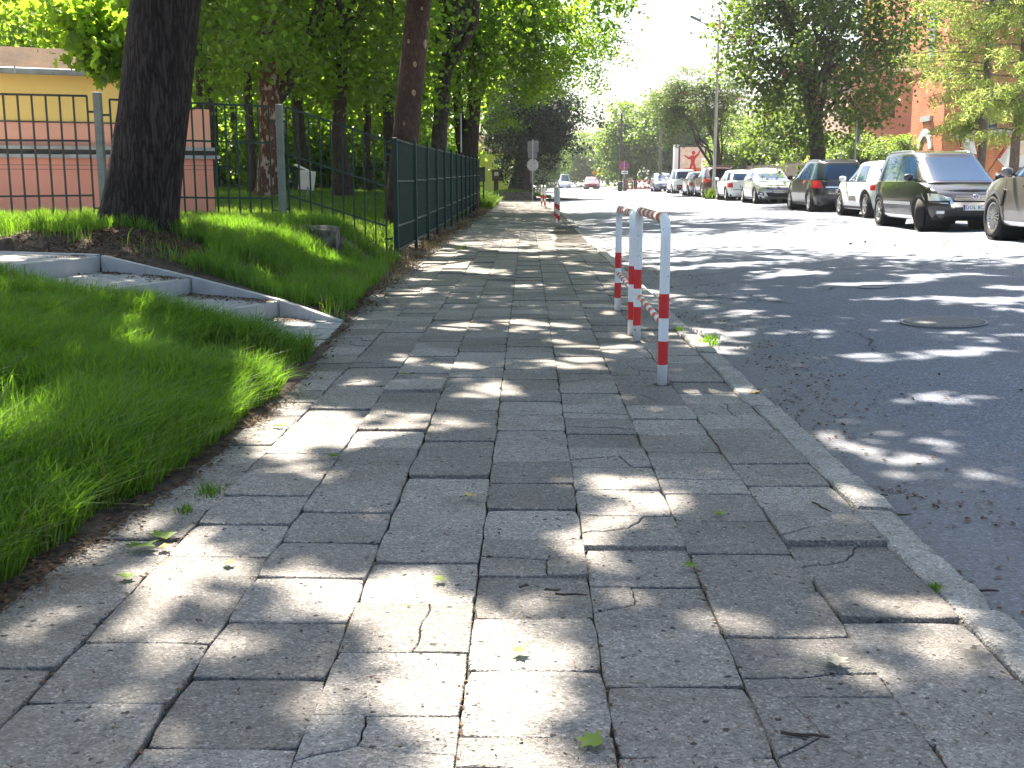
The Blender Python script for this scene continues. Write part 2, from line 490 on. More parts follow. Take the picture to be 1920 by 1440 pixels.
def ribbon(name, pts, w, mat, parent, z=.006, seed=0):
    r = random.Random(seed); n = len(pts); L = []; 
    P = []
    for i in range(n - 1):
        a = Vector((*pts[i], 0)); b = Vector((*pts[i + 1], 0)); k = max(2, int((b - a).length / .07))
        for q in range(k): P.append(a.lerp(b, q / k))
    P.append(Vector((*pts[-1], 0)))
    V = []; Q = []
    for i, p in enumerate(P):
        d = (P[min(i + 1, len(P) - 1)] - P[max(i - 1, 0)]).normalized(); s = Vector((-d.y, d.x, 0))
        p = p + s * r.uniform(-.03, .03); ww = w * r.uniform(.25, 1.0) * min(1, (min(i, len(P) - 1 - i) + 1) / 5)
        for sg in (-1, 1):
            v = p + s * ww * .5 * sg
            V.append((v.x, v.y, road_z(v.x) + float(road_n(v.x, v.y)) + z))
    for i in range(len(P) - 1): Q.append((2 * i, 2 * i + 1, 2 * i + 3, 2 * i + 2))
    return inst(name, np_mesh(name, V, Q, mat=mat), parent)
ribbon('road_crack', [(1.5, 15.0), (2.2, 15.1), (3.4, 15.6), (4.6, 15.2), (5.6, 15.4)], .05, MAT['crack_tar'], road, seed=1)
ribbon('road_crack', [(1.5, 12.4), (2.1, 12.3), (2.6, 11.7), (2.75, 11.3)], .045, MAT['crack_tar'], road, seed=2)
ribbon('road_crack', [(3.3, 12.5), (3.6, 12.9), (4.0, 12.95), (4.3, 12.7)], .045, MAT['crack_tar'], road, seed=3)
ribbon('road_crack', [(4.9, 10.1), (5.5, 10.3), (6.0, 10.2)], .035, MAT['crack_tar'], road, seed=4)
ribbon('road_crack', [(2.6, 8.2), (2.75, 8.9), (2.7, 9.4)], .02, MAT['crack_tar'], road, seed=5)
ribbon('road_crack', [(1.6, 13.6), (2.5, 13.9), (3.0, 13.8)], .03, MAT['crack_tar'], road, seed=6)

# manhole covers
def manhole(x, y, r, label, slots):
    z = road_z(x) + .004
    e = empty('manhole_cover', (x, y, z)); e.rotation_euler = (0, -.036, 0); tag(e, label, 'manhole')
    MB().lathe([(r * .97, -.05), (r, .004), (r, .012), (r * .93, .012), (r * .92, .004)], 40, caps=False).obj('rim_ring', MAT['iron_cover'], e)
    MB().lathe([(.001, .003), (r * .925, .003)], 40, caps=False).obj('cover_plate', MAT['iron_dark' if slots else 'iron_cover'], e)
    if slots:
        n = 15
        for k in range(n):
            u = -.84 + 1.68 * k / (n - 1); h = math.sqrt(max(0, .90 ** 2 - u * u)) * r
            o = MB().bbox((0, 0, 0), (r * .070, 2 * h, .012), .003).obj('tread_rib', MAT['iron_cover'], e)
            ca = .5
            o.location = (u * r * math.cos(ca), u * r * math.sin(ca), .010); o.rotation_euler = (0, 0, ca)
    return e
manhole(3.62, 9.62, .36, 'round ribbed iron manhole cover set in the shaded asphalt', True)
manhole(3.95, 12.75, .17, 'small sunken iron valve cover in a cracked asphalt patch', False)

# right-hand pavement and its kerb
V = []; Q = []; ys = list(np.arange(-4, 120, 4.0)) + [200, 420]
prof = [(0, -.02), (.01, .13), (.15, .14), (.16, .135), (3.0, .16), (60, .5)]
for y in ys:
    x1 = float(road_right(y)); zb = road_z(x1)
    for dx, dz in prof: V.append((x1 + dx, y, zb + dz))
k = len(prof)
for j in range(len(ys) - 1):
    for i in range(k - 1): a = j * k + i; Q.append((a, a + 1, a + k + 1, a + k))
tag(inst('right_pavement', np_mesh('right_pavement', V, Q, mat=MAT['right_paving'])), kind='structure')

# ------------------------------------------------------------------ sidewalk with single slabs
def und(x, y): return (fbm(np.asarray(x) * .9, np.asarray(y) * .9, 11) - .5) * .03
V = []; Q = []; xs = np.linspace(-2.35, 1.27, 14); ys = np.arange(-1.0, 98, .3)
for y in ys:
    for x in xs: V.append((x, y, float(und(x, y)) - .019))
k = len(xs)
for j in range(len(ys) - 1):
    for i in range(k - 1): a = j * k + i; Q.append((a, a + 1, a + k + 1, a + k))
walk = tag(inst('sidewalk', np_mesh('sidewalk', V, Q, mat=MAT['joint_soil'], smooth=True)), kind='structure')

SL = .3522
def jag_line(a, b, n, amp, r):
    pts = []
    for i in range(n + 1):
        t = i / n; k = amp * (0 if i in (0, n) else 1)
        pts.append((a[0] + (b[0] - a[0]) * t + r.uniform(-k, k), a[1] + (b[1] - a[1]) * t + r.uniform(-k, k)))
    return pts
def outline(r, s=SL, jit=.0016, n=4):
    h = s / 2; c = [(-h, -h), (h, -h), (h, h), (-h, h)]; P = []
    for i in range(4):
        a, b = c[i], c[(i + 1) % 4]
        for q in range(n):
            t = q / n; p = [a[0] + (b[0] - a[0]) * t, a[1] + (b[1] - a[1]) * t]
            if q == 0:
                ch = r.uniform(.94, .99); p = [p[0] * ch, p[1] * ch]
            P.append((p[0] + r.uniform(-jit, jit), p[1] + r.uniform(-jit, jit)))
    return P
def poly_piece(mb, P, ch=.004, th=.05, dz=0.0):
    """a slab piece: walls, a chamfer ring and a flat top"""
    n = len(P); cx = sum(p[0] for p in P) / n; cy = sum(p[1] for p in P) / n
    area = sum(P[i][0] * P[(i + 1) % n][1] - P[(i + 1) % n][0] * P[i][1] for i in range(n))
    if area < 0: P = P[::-1]
    inn = []
    for i in range(n):
        a, b, c = P[i - 1], P[i], P[(i + 1) % n]
        d1 = Vector((b[0] - a[0], b[1] - a[1])).normalized(); d2 = Vector((c[0] - b[0], c[1] - b[1])).normalized()
        nn = Vector((-(d1.y + d2.y), d1.x + d2.x))
        if nn.length < 1e-4: nn = Vector((-d1.y, d1.x))
        nn.normalize(); inn.append((b[0] + nn.x * ch, b[1] + nn.y * ch))
    vs = [(x, y, -th) for x, y in P] + [(x, y, -ch * .9 + dz) for x, y in P] + [(x, y, dz) for x, y in inn]
    fs = []
    for i in range(n):
        j = (i + 1) % n
        fs.append((i, j, n + j, n + i)); fs.append((n + i, n + j, 2 * n + j, 2 * n + i))
    fs.append(tuple(range(2 * n, 3 * n)))
    mb.add(vs, fs)
def slab_mesh(seed):
    mb = MB(); poly_piece(mb, outline(random.Random(seed)), .003); return mb.mesh('paving_slab', MAT['concrete_slab'], fixn=False)
def cracked_mesh(seed, kind):
    r = random.Random(seed); h = SL / 2; g = .0022; mb = MB()
    if kind == 0:      # one jagged break across
        L = jag_line((-h, r.uniform(-.08, .08)), (h, r.uniform(-.08, .08)), 7, .012, r)
        poly_piece(mb, [(-h, -h), (0, -h), (h, -h)] + [(x, y - g) for x, y in L[::-1]], .003, dz=0)
        poly_piece(mb, [(x, y + g) for x, y in L] + [(h, h), (0, h), (-h, h)], .003, dz=.003)
    else:              # a break that forks: three pieces
        m = (r.uniform(-.06, .06), r.uniform(-.05, .05))
        A = jag_line((-h, r.uniform(-.12, .02)), m, 4, .010, r); B = jag_line(m, (h, r.uniform(-.02, .12)), 4, .010, r); C = jag_line(m, (r.uniform(-.1, .1), h), 4, .009, r)
        poly_piece(mb, [(-h, -h), (h, -h)] + [(x, y - g) for x, y in (A + B[1:])[::-1]], .003)
        poly_piece(mb, [(x + g, y + g) for x, y in B] + [(h, h)] + [(x + g, y) for x, y in C[::-1][:-1]], .003, dz=-.003)
        poly_piece(mb, [(x - g, y) for x, y in C] + [(-h, h)] + [(x, y + g) for x, y in A[:-1]], .003, dz=.002)
    return mb.mesh('paving_slab', MAT['concrete_slab'], fixn=False)
SLABS = [slab_mesh(100 + i) for i in range(10)]
CRACK = [cracked_mesh(200 + i, i % 2) for i in range(8)]
tiles = []
for j in range(-5, 4):
    xc = -.154 + .354 * (j + .5)
    ph = {1: .0, 0: .09, 2: .30, 3: .06}.get(j, rnd.random() * .354)
    y = 1.20 + ph
    while y < 97:
        ok = True
        if j == -5 and (3.9 < y < 9.4): ok = False
        if y > 22.3 and j >= 2 and y < 31: ok = False
        if ok: tiles.append((xc, y + .177, j))
        y += .354
tiles.sort(key=lambda q: q[1])
def tile_pose(x, y, j, r):
    big = r.random() < .16
    a = R(1.2) if big else R(.45)
    z = float(und(x, y)) + r.gauss(0, .0035) + (r.choice((.008, -.007)) if big else 0)
    return (x + r.gauss(0, .0015), y + r.gauss(0, .004), z), (r.uniform(-a, a), r.uniform(-a, a), r.gauss(0, R(.35)))
farV = []; farF = []
tr = random.Random(5)
forced = {(2, 2.55): 1, (2, 2.9): 0, (2, 2.2): 1, (1, 3.1): 3, (0, 2.1): 2, (-1, 2.2): 3, (3, 3.9): 1, (3, 3.5): 5, (1, 3.9): 5, (2, 4.6): 2, (1, 5.6): 4}
count = 0
mbf = MB()
for (x, y, j) in tiles:
    loc, rot = tile_pose(x, y, j, tr)
    fk = [v for (jj, yy), v in forced.items() if jj == j and abs(yy - y) < .177]
    if count < 296:
        if fk: me = CRACK[fk[0]]
        elif tr.random() < .07: me = tr.choice(CRACK)
        else: me = tr.choice(SLABS)
        q = tr.choice((0, 1, 2, 3)) * math.pi / 2 if not fk else 0
        o = inst('paving_slab', me, walk, loc, (rot[0], rot[1], rot[2] + q)); count += 1
    else:
        M4 = Matrix.Translation(loc) @ Euler(rot).to_matrix().to_4x4(); h = SL / 2; c = .004
        vs = [M4 @ Vector(v) for v in [(-h, -h, -.02), (h, -h, -.02), (h, h, -.02), (-h, h, -.02), (-h + c, -h + c, 0), (h - c, -h + c, 0), (h - c, h - c, 0), (-h + c, h - c, 0)]]
        mbf.add(vs, [(0, 1, 5, 4), (1, 2, 6, 5), (2, 3, 7, 6), (3, 0, 4, 7), (4, 5, 6, 7)])
tag(mbf.obj('far_paving_slabs', MAT['concrete_slab'], walk, fixn=False), kind='stuff')

# kerb stones
kerb = MB().box((1.335, 10, -.14), (.12, 23, .1)).obj('kerb', MAT['joint_soil']); tag(kerb, kind='structure')
def kerb_mesh(seed):
    r = random.Random(seed); n = 16; V = []; F = []
    L = .988
    prof_n = 6
    for i in range(n + 1):
        y = -L / 2 + L * i / n
        e = r.uniform(0, .010) + (.030 if r.random() < .14 else 0); e2 = r.uniform(0, .006)
        end = .010 if i in (0, n) else 0
        pr = [(-.067 + e2 * .5, -.16), (-.067 + e2, -.012 - end), (-.058 + e2, -end), (.080 - e, -.003 - end), (.102 - e * .9, -.024 - end), (.108 - e * .5, -.16)]
        for x, z in pr: V.append((x, y, z))
    for i in range(n):
        for k in range(prof_n - 1):
            a = i * prof_n + k; F.append((a, a + 1, a + prof_n + 1, a + prof_n))
    F2 = [tuple(range(prof_n)), tuple(n * prof_n + k for k in range(prof_n - 1, -1, -1))]
    mb = MB(); mb.add(V, F + F2); return mb.mesh('kerb_stone', MAT['kerb_concrete'])
KM = [kerb_mesh(i) for i in range(6)]
kr = random.Random(3)
def kerb_run(y0, y1):
    y = y0
    while y < y1:
        o = inst('kerb_stone', kr.choice(KM), kerb, (1.337 + kr.gauss(0, .006), y + .5, .004 + kr.gauss(0, .009)), (kr.gauss(0, R(.5)), kr.gauss(0, R(1.6)), kr.gauss(0, R(.7))))
        o.rotation_euler.z += math.pi * 0
        y += 1.0
kerb_run(1.15, 21.5)
kerb_run(31, 62)
MB().box((1.335, 55, -.14), (.12, 70, .1)).obj('kerb_footing', MAT['joint_soil'], kerb)
# dropped crossing: asphalt apron up to the slabs
V = [(.52, 22.35, -.012), (1.40, 22.2, -.052), (1.40, 31.1, -.052), (.52, 31.1, -.012)]
inst('crossing_apron', np_mesh('crossing_apron', V, [(0, 1, 2, 3)], mat=MAT['kerb_concrete']), road)

# ------------------------------------------------------------------ grass bank and steps
F0 = Vector((-1.66, 9.85)); AS = Vector((-.935, .355)); WS = Vector((-.355, -.935)); SW = 1.85
S_RISE = [.66, 1.62, 2.68]; TOPZ = [.165, .34, .52]
def stair_local(x, y):
    dx = x - F0.x; dy = y - F0.y
    return dx * AS.x + dy * AS.y, dx * WS.x + dy * WS.y
def stair_z(s):
    z = np.where(s < S_RISE[0], .0 + .03 * s, 0.0)
    z = np.where((s >= S_RISE[0]), TOPZ[0] + .03 * (s - S_RISE[0]), z)
    z = np.where((s >= S_RISE[1]), TOPZ[1] + .03 * (s - S_RISE[1]), z)
    z = np.where((s >= S_RISE[2]), TOPZ[2] + .01 * (s - S_RISE[2]), z)
    return z
def edge_x(y):
    return np.interp(y, [0, 3.2, 4.5, 6, 8, 9.6, 10.2, 13, 17, 18, 60], [-1.78, -1.66, -1.55, -1.5, -1.60, -1.68, -1.72, -1.86, -1.98, -1.86, -1.86])
def bank_h(x, y):
    x = np.asarray(x, float); y = np.asarray(y, float)
    w = np.interp(y, [0, 8.5, 10.5, 11.5, 13.0, 14.4, 15.2, 16.4, 17.6, 30], [3.3, 3.3, 2.7, 2.6, 2.3, 1.9, 1.0, .95, 2.6, 3.0])
    top = np.interp(y, [0, 5, 9, 12, 16.5, 18, 30, 60], [.46, .48, .50, .66, .58, .52, .62, .75])
    d = edge_x(y) - x
    h = top * sstep(-.12, 1.0, d / w) + .02 * np.clip(d - w, 0, 30)
    h = h + (fbm(x * 1.4, y * 1.4, 21) - .5) * .12 * sstep(0, .6, d)
    dt = np.hypot(x + 4.43, y - 12.5)
    h = h + .10 * np.exp(-(dt / .8) ** 2)
    return h
def in_stairs(x, y, m=0.0):
    s, t_ = stair_local(x, y)
    return (s > -.75) & (x < -1.575 + m) & (s < 6.5) & (t_ > -.02 - m) & (t_ < SW + m)
def ground_h(x, y):
    h = bank_h(x, y)
    s, t_ = stair_local(np.asarray(x, float), np.asarray(y, float))
    ins = (s > -.75) & (np.asarray(x) < -1.575) & (s < 6.5) & (t_ > -.085) & (t_ < SW)
    # keep the soil on the far side level with the side kerb
    far = sstep(-.5, -.02, t_) * (t_ <= .0) * (s > -.3) * (s < 4)
    sz = np.interp(s, [-.2, .1, S_RISE[0], S_RISE[1], S_RISE[2], 4], [0, .0, TOPZ[0] - .01, TOPZ[1] - .01, TOPZ[2] - .01, .56])
    h = h * (1 - far) + sz * far
    return np.where(ins, np.minimum(h, stair_z(s - .13) - .09), h)
xs = np.concatenate([np.arange(-40, -14, 1.3), np.arange(-14, -7.5, .3), np.arange(-7.5, -1.30, .06)])
ys = np.concatenate([np.arange(-1, 19, .075), np.arange(19, 30, .3), np.arange(30, 110, 2.0)])
X, Y = np.meshgrid(xs, ys); Zg = ground_h(X, Y)
Zg = np.where(X > edge_x(Y) + .12, -.03 + und(X, Y), Zg)
V = np.stack([X.ravel(), Y.ravel(), Zg.ravel()], 1); nxx = len(xs)
ii, jj = np.meshgrid(np.arange(nxx - 1), np.arange(len(ys) - 1)); a = (jj * nxx + ii).ravel()
tag(inst('grass_bank', np_mesh('grass_bank', V, np.stack([a, a + 1, a + nxx + 1, a + nxx], 1), mat=MAT['soil'], smooth=True)), kind='structure')

st = empty('outdoor_steps', (0, 0, 0)); tag(st, 'pale concrete steps with paved treads climbing the grass bank', 'steps')
def SP(s, t_, z): p = F0 + AS * s + WS * t_; return Vector((p.x, p.y, z))
STEP_RZ = math.atan2(AS.y, AS.x)
for i in range(3):                      # risers: two kerb blocks each
    zt = TOPZ[i]; zb = (0 if i == 0 else TOPZ[i - 1]) - .06
    for k in range(2):
        t0 = .0 + k * .95; t1 = t0 + .94
        c = SP(S_RISE[i] + .04, (t0 + t1) / 2, (zt + zb) / 2)
        MB().bbox(c, (.08, t1 - t0, zt - zb), .006, STEP_RZ).obj('riser', MAT['step_concrete'], st)
# sloping side kerbs on the far side
segs = [(0.02, S_RISE[0] - .01, .012, TOPZ[0] + .01), (S_RISE[0] + .0, S_RISE[1] - .01, TOPZ[0] + .012, TOPZ[1] + .01), (S_RISE[1] + .0, S_RISE[2] - .01, TOPZ[1] + .012, TOPZ[2] + .01)]
for (s0, s1, z0, z1) in segs:
    k = 2
    for q in range(k):
        sa = s0 + (s1 - s0) * q / k; sb = s0 + (s1 - s0) * (q + 1) / k - .004
        za = z0 + (z1 - z0) * q / k; zb = z0 + (z1 - z0) * (q + 1) / k
        vs = [SP(sa, -.07, -.2), SP(sb, -.07, -.2), SP(sb, -.003, -.2), SP(sa, -.003, -.2), SP(sa, -.07, za), SP(sb, -.07, zb), SP(sb, -.003, zb), SP(sa, -.003, za)]
        MB().add(vs, [(0, 3, 2, 1), (4, 5, 6, 7), (0, 1, 5, 4), (1, 2, 6, 5), (2, 3, 7, 6), (3, 0, 4, 7)]).obj('side_kerb', MAT['step_concrete'], st)
MB().bbox(SP(S_RISE[2] + 1.2, -.04, .47), (2.3, .07, .14), .006, STEP_RZ).obj('side_kerb', MAT['step_concrete'], st)
# small pavers on the treads
pav = MB().bbox((0, 0, -.03), (.196, .096, .06), .006).mesh('paver', MAT['step_paver'])
spans = [(0.03, S_RISE[0], 0), (S_RISE[0] + .085, S_RISE[1], 1), (S_RISE[1] + .085, S_RISE[2], 2), (S_RISE[2] + .085, S_RISE[2] + 2.4, 3)]
pr = random.Random(9); np_ = 0; mbp = MB()
cand = []
for (s0, s1, i) in spans:
    row = 0; t_ = .05
    while t_ < SW:
        if i == 0: s0 = -(.04 + .355 * t_) / .935
        s = s0 + (0 if row % 2 == 0 else -.1)
        while s < s1 - .03:
            sa = max(s, s0); sb = min(s + .2, s1)
            if sb - sa > .05: cand.append((sa, sb, t_, i))
            s += .2
        t_ += .1; row += 1
cand.sort(key=lambda c: c[2] + c[3] * .15)
for (sa, sb, t_, i) in cand:
    z = float(stair_z(np.array((sa + sb) / 2))) - .002 + pr.gauss(0, .002)
    c = SP((sa + sb) / 2, t_, z); sc = ((sb - sa - .004) / .196, 1, 1)
    if np_ < 290:
        inst('paver', pav, st, c, (pr.gauss(0, .008), pr.gauss(0, .008), STEP_RZ), sc); np_ += 1
    else:
        mbp.box(c + Vector((0, 0, -.03)), (sb - sa - .004, .096, .06), STEP_RZ)
tag(mbp.obj('remaining_pavers', MAT['step_paver'], st), kind='stuff')

# old concrete block in the bank
r9 = random.Random(4)
mb = MB(); n = 14; V = []; F = []
A = at(470, 432, 15.6); B = at(634, 448, 14.9)
for i in range(n + 1):
    p = A.lerp(B, i / n); zt = .67 - .03 * i / n + r9.uniform(-.015, .01)
    e = r9.uniform(-.02, .02)
    for dy, z in [(-.16 + e, .1), (-.17 + e, zt - .05), (-.13 + e, zt), (.15, zt), (.17, .1)]: V.append((p.x, p.y + dy, z))
for i in range(n):
    for k in range(4): a = i * 5 + k; F.append((a, a + 1, a + 6, a + 5))
F += [(0, 1, 2, 3, 4), tuple(n * 5 + k for k in (4, 3, 2, 1, 0))]
o = MB().add(V, F).obj('concrete_footing', MAT['old_concrete']); tag(o, 'old crumbling concrete footing in the bank beside the bar fence', 'footing')
# ------------------------------------------------------------------ fences
def bar_mesh(name, h, w, mat): return MB().box((0, 0, h / 2), (w, w, h)).mesh(name, mat)
def post_obj(p, h, w, d, mat, parent, rz=0):
    o = MB().bbox((0, 0, h / 2), (w, d, h), .006, 0).obj('post', mat, parent); o.location = p; o.rotation_euler = (0, 0, rz); return o
# green fence along the sidewalk
gf = empty('green_fence', (-2.05, 17.7, 0)); tag(gf, 'dark green metal bar fence running along the sidewalk edge', 'fence')
FX = -2.05; PY = [17.6, 20.3, 22.8, 25.2, 27.6, 30.0, 32.4, 34.8, 37.2, 39.8, 42.4, 45.2, 48.2]
PO = lambda x, y, z: (x + 2.05, y - 17.7, z)
gb = bar_mesh('bar', 1.74, .026, MAT['paint_green_dark'])
rails_z = [.16, .54, 1.24, 1.88]
post_obj(PO(FX, 17.52, -.1), 2.0, .075, .075, MAT['paint_green_dark'], gf)
for i in range(len(PY) - 1):
    y0, y1 = PY[i], PY[i + 1]; lift = .02 * i
    tall = i == 7
    if i: post_obj(PO(FX + .03, y0, -.1 + lift), 2.06, .06, .06, MAT['paint_green_dark'], gf)
    for k, z in enumerate(rails_z):
        MB().bar(PO(FX + .008, y0 + .03, z + lift), PO(FX + .008, y1 - .03, z + lift), .022, .024).obj('rail', MAT['paint_green_dark'], gf)
    n = max(4, int((y1 - y0) / .128))
    for q in range(1, n): inst('bar', gb, gf, PO(FX - .012, y0 + (y1 - y0) * q / n, .13 + lift))
post_obj(PO(FX, PY[-1], .1), 2.1, .05, .05, MAT['paint_green_dark'], gf)
# thin white-tipped poles standing in the fence line
for y, h in ((37.0, 3.2), (47.6, 2.9)):
    o = MB().tube([(0, 0, 0), (0, 0, h)], .025, 8).obj('slim_post', MAT['galvanised']); o.location = (-2.16, y, .2)
    tag(o, 'slim tall galvanised post behind the green fence, ' + ('nearer one' if y < 40 else 'farther one at the fence end'), 'post', 'slim posts by the green fence')

# bar fence climbing the bank to the left
C0 = Vector((-2.10, 17.46)); P1 = Vector((-3.72, 17.05)); P2 = Vector((-6.05, 16.0)); P3 = Vector((-9.6, 14.5))
bf = empty('bar_fence', (P1.x, P1.y, .5)); tag(bf, 'bar fence with grey square posts running behind the big tree', 'fence')
def LP(v, z): return (v.x - P1.x, v.y - P1.y, z - .5)
def panel(a, b, zb0, zb1, H, pitch, mat, mids, gap=.09, rail_w=.03):
    d = (b - a); L = d.length; d = d / L
    p0 = a + d * gap; p1 = b - d * gap; n = int(round((p1 - p0).length / pitch))
    me = bar_mesh('bar', H, .022, mat)
    for k in range(n + 1):
        u = k / n; p = p0.lerp(p1, u); inst('bar', me, bf, LP(p, zb0 + (zb1 - zb0) * u))
    for m in mids:
        A_ = LP(p0, zb0 + m); B_ = LP(p1, zb1 + m)
        MB().bar(A_, B_, rail_w, .028).obj('rail', mat, bf)
    for e0, e1, z in ((a, p0, zb0), (p1, b, zb1)):
        for m in (.22, H - .22): MB().bar(LP(e0, z + m), LP(e1, z + m), .02, .03).obj('bracket', mat, bf)
panel(P1, C0, .60, .13, 1.74, .155, MAT['paint_green_bar'], (.42, 1.04, 1.735), .10)
panel(P2, P1, .62, .58, 1.76, .165, MAT['paint_green_bar'], (.40, 1.22, 1.755), .16)
panel(P3, P2, .62, .64, 1.78, .18, MAT['paint_brown_bar'], (.40, 1.16, 1.775), .14)
for p, z, h in ((P1, .35, 2.02), (P2, .45, 2.02)):
    post_obj(LP(p, z), h, .10, .10, MAT['steel_grey'], bf)

# low wire fence deeper in the park
wf = empty('wire_fence', (-9, 40, .7)); tag(wf, 'thin low wire fence deep in the shaded park', 'fence')
for k in range(10):
    o = MB().tube([(0, 0, 0), (0, 0, 1.15)], .03, 6).obj('post', MAT['paint_green_bar'], wf); o.location = (-7 + k * 1.6, .15 * k, -.1)
for z in (.35, .95, 1.0):
    MB().tube([(-7, 0, z), (7.4, 1.35, z)], .018, 5).obj('wire_rail', MAT['paint_green_bar'], wf)
for k in range(70):
    u = k / 69
    o = MB().tube([(0, 0, 0), (0, 0, .95)], .008, 4).obj('wire', MAT['paint_green_bar'], wf) if k == 0 else inst('wire', wm, wf)
    wm = o.data; o.location = (-7 + 14.4 * u, 1.35 * u, .05)

# ------------------------------------------------------------------ yellow and pink house on the left
U = Vector((-.91, -.41, 0)); N = Vector((.41, -.91, 0)); HB = Vector((-5.55, 19.9, 0))
hs = empty('painted_house', HB); tag(hs, 'low yellow and salmon pink house behind the bar fence', 'house')
def HP(u, n, z): return U * u + N * n + Vector((0, 0, z))
def hbox(name, u0, u1, n0, n1, z0, z1, mat, bev=0):
    vs = [HP(u, n, z) for z in (z0, z1) for n in (n0, n1) for u in (u0, u1)]
    return MB().add(vs, [(0, 2, 3, 1), (4, 5, 7, 6), (0, 1, 5, 4), (2, 6, 7, 3), (0, 4, 6, 2), (1, 3, 7, 5)]).obj(name, MAT[mat], hs)
hbox('plinth_wall', 0, 12, -5, 0, -.2, 1.62, 'plaster_pink')
for k in range(2): hbox('wall_groove', -.004, 12, -.02, .004, 1.43 + .07 * k, 1.437 + .07 * k, 'ledge_dark')
hbox('ledge', -.12, 12, -.3, .10, 1.62, 1.68, 'zinc')
hbox('ledge_band', -.02, 12, -.5, .02, 1.68, 1.76, 'ledge_dark')
hbox('ledge', -.06, 12, -.5, .07, 1.76, 1.815, 'zinc')
hbox('upper_wall', 1.1, 12, -4.5, -.12, 1.815, 2.20, 'plaster_pink_light')
hbox('wall_strip', 1.08, 12, -.3, -.095, 2.20, 2.222, 'ledge_dark')
hbox('upper_wall', 1.1, 12, -4.5, -.125, 2.222, 3.02, 'plaster_yellow')
# stub wall with a sloping top at the corner
vs = [HP(.0, -.14, 1.815), HP(1.098, -.14, 1.815), HP(1.098, -.14, 2.28), HP(.22, -.14, 2.48), HP(0, -.14, 2.48)]
vs += [v - N * 1.2 for v in vs]
MB().add(vs, [(0, 1, 2, 3, 4), (9, 8, 7, 6, 5), (0, 5, 6, 1), (1, 6, 7, 2), (2, 7, 8, 3), (3, 8, 9, 4), (4, 9, 5, 0)]).obj('stub_wall', MAT['plaster_pink_light'], hs)
vs = [HP(.17, -.10, 2.50), HP(1.09, -.10, 2.295), HP(1.09, -.5, 2.295), HP(.17, -.5, 2.50)]; vs += [v + Vector((0, 0, .025)) for v in vs]
MB().add(vs, [(0, 1, 2, 3), (7, 6, 5, 4), (0, 4, 5, 1), (1, 5, 6, 2), (2, 6, 7, 3), (3, 7, 4, 0)]).obj('wall_cap', MAT['ledge_dark'], hs)
# roof and gutter
vs = [HP(.8, .24, 3.05), HP(12, .24, 3.05), HP(12, -.28, 3.42), HP(.8, -.28, 3.42), HP(12, -4.6, 3.62), HP(.8, -4.6, 3.62)]; vs += [v + Vector((0, 0, -.07)) for v in vs]
rf = MB().add(vs, [(0, 1, 2, 3), (3, 2, 4, 5), (6, 9, 8, 7), (9, 11, 10, 8), (0, 6, 7, 1), (1, 7, 8, 2), (2, 8, 10, 4), (4, 10, 11, 5), (5, 11, 9, 3), (3, 9, 6, 0)]).obj('roof', MAT['roof_felt'], hs)
MB().tube([HP(.75, .30, 2.99), HP(12, .30, 2.99)], .055, 10).obj('gutter', MAT['zinc'], hs, smooth=True)
for k in range(8): MB().bar(HP(2 + k * 1.1, .36, 2.95), HP(2 + k * 1.1, .36, 3.06), .03, .012).obj('gutter_bracket', MAT['zinc'], hs)

for (u0, u1, n0, n1) in ((1.6, 13, .02, 2.6), (4.6, 9.5, 2.6, 6.4)):
    V = []; Q = []; nu, nn_ = 12, 8
    for j in range(nn_ + 1):
        for i in range(nu + 1):
            p = HB + HP(u0 + (u1 - u0) * i / nu, n0 + (n1 - n0) * j / nn_, 0); V.append((p.x, p.y, float(ground_h(p.x, p.y)) + .05))
    for j in range(nn_):
        for i in range(nu): k = j * (nu + 1) + i; Q.append((k, k + 1, k + nu + 2, k + nu + 1))
    tag(inst('forecourt', np_mesh('forecourt', V, Q, mat=MAT['forecourt_paving'], smooth=True)), kind='structure')
def on_forecourt(x, y):
    du = (x - HB.x) * U.x + (y - HB.y) * U.y; dn = (x - HB.x) * N.x + (y - HB.y) * N.y
    return ((du > 1.5) & (dn < 2.65)) | ((du > 4.55) & (du < 9.6) & (dn < 6.5))
# white slanted board in the park
wb = empty('park_board', at(577, 356, 30)); tag(wb, 'small white slanted board standing in the park lawn', 'board')
MB().tube([(0, 0, -.5), (0, 0, .15)], .03, 6).obj('leg', MAT['steel_grey'], wb)
o = MB().bbox((0, 0, 0), (.42, .06, .52), .01).obj('panel', MAT['white_plastic'], wb); o.rotation_euler = (.3, .1, .35); o.location = (0, -.05, .25)
o = MB().bbox((0, 0, 0), (.5, .35, .05), .01).obj('hood', MAT['white_plastic'], wb); o.rotation_euler = (0, .45, .35); o.location = (-.1, 0, .56)
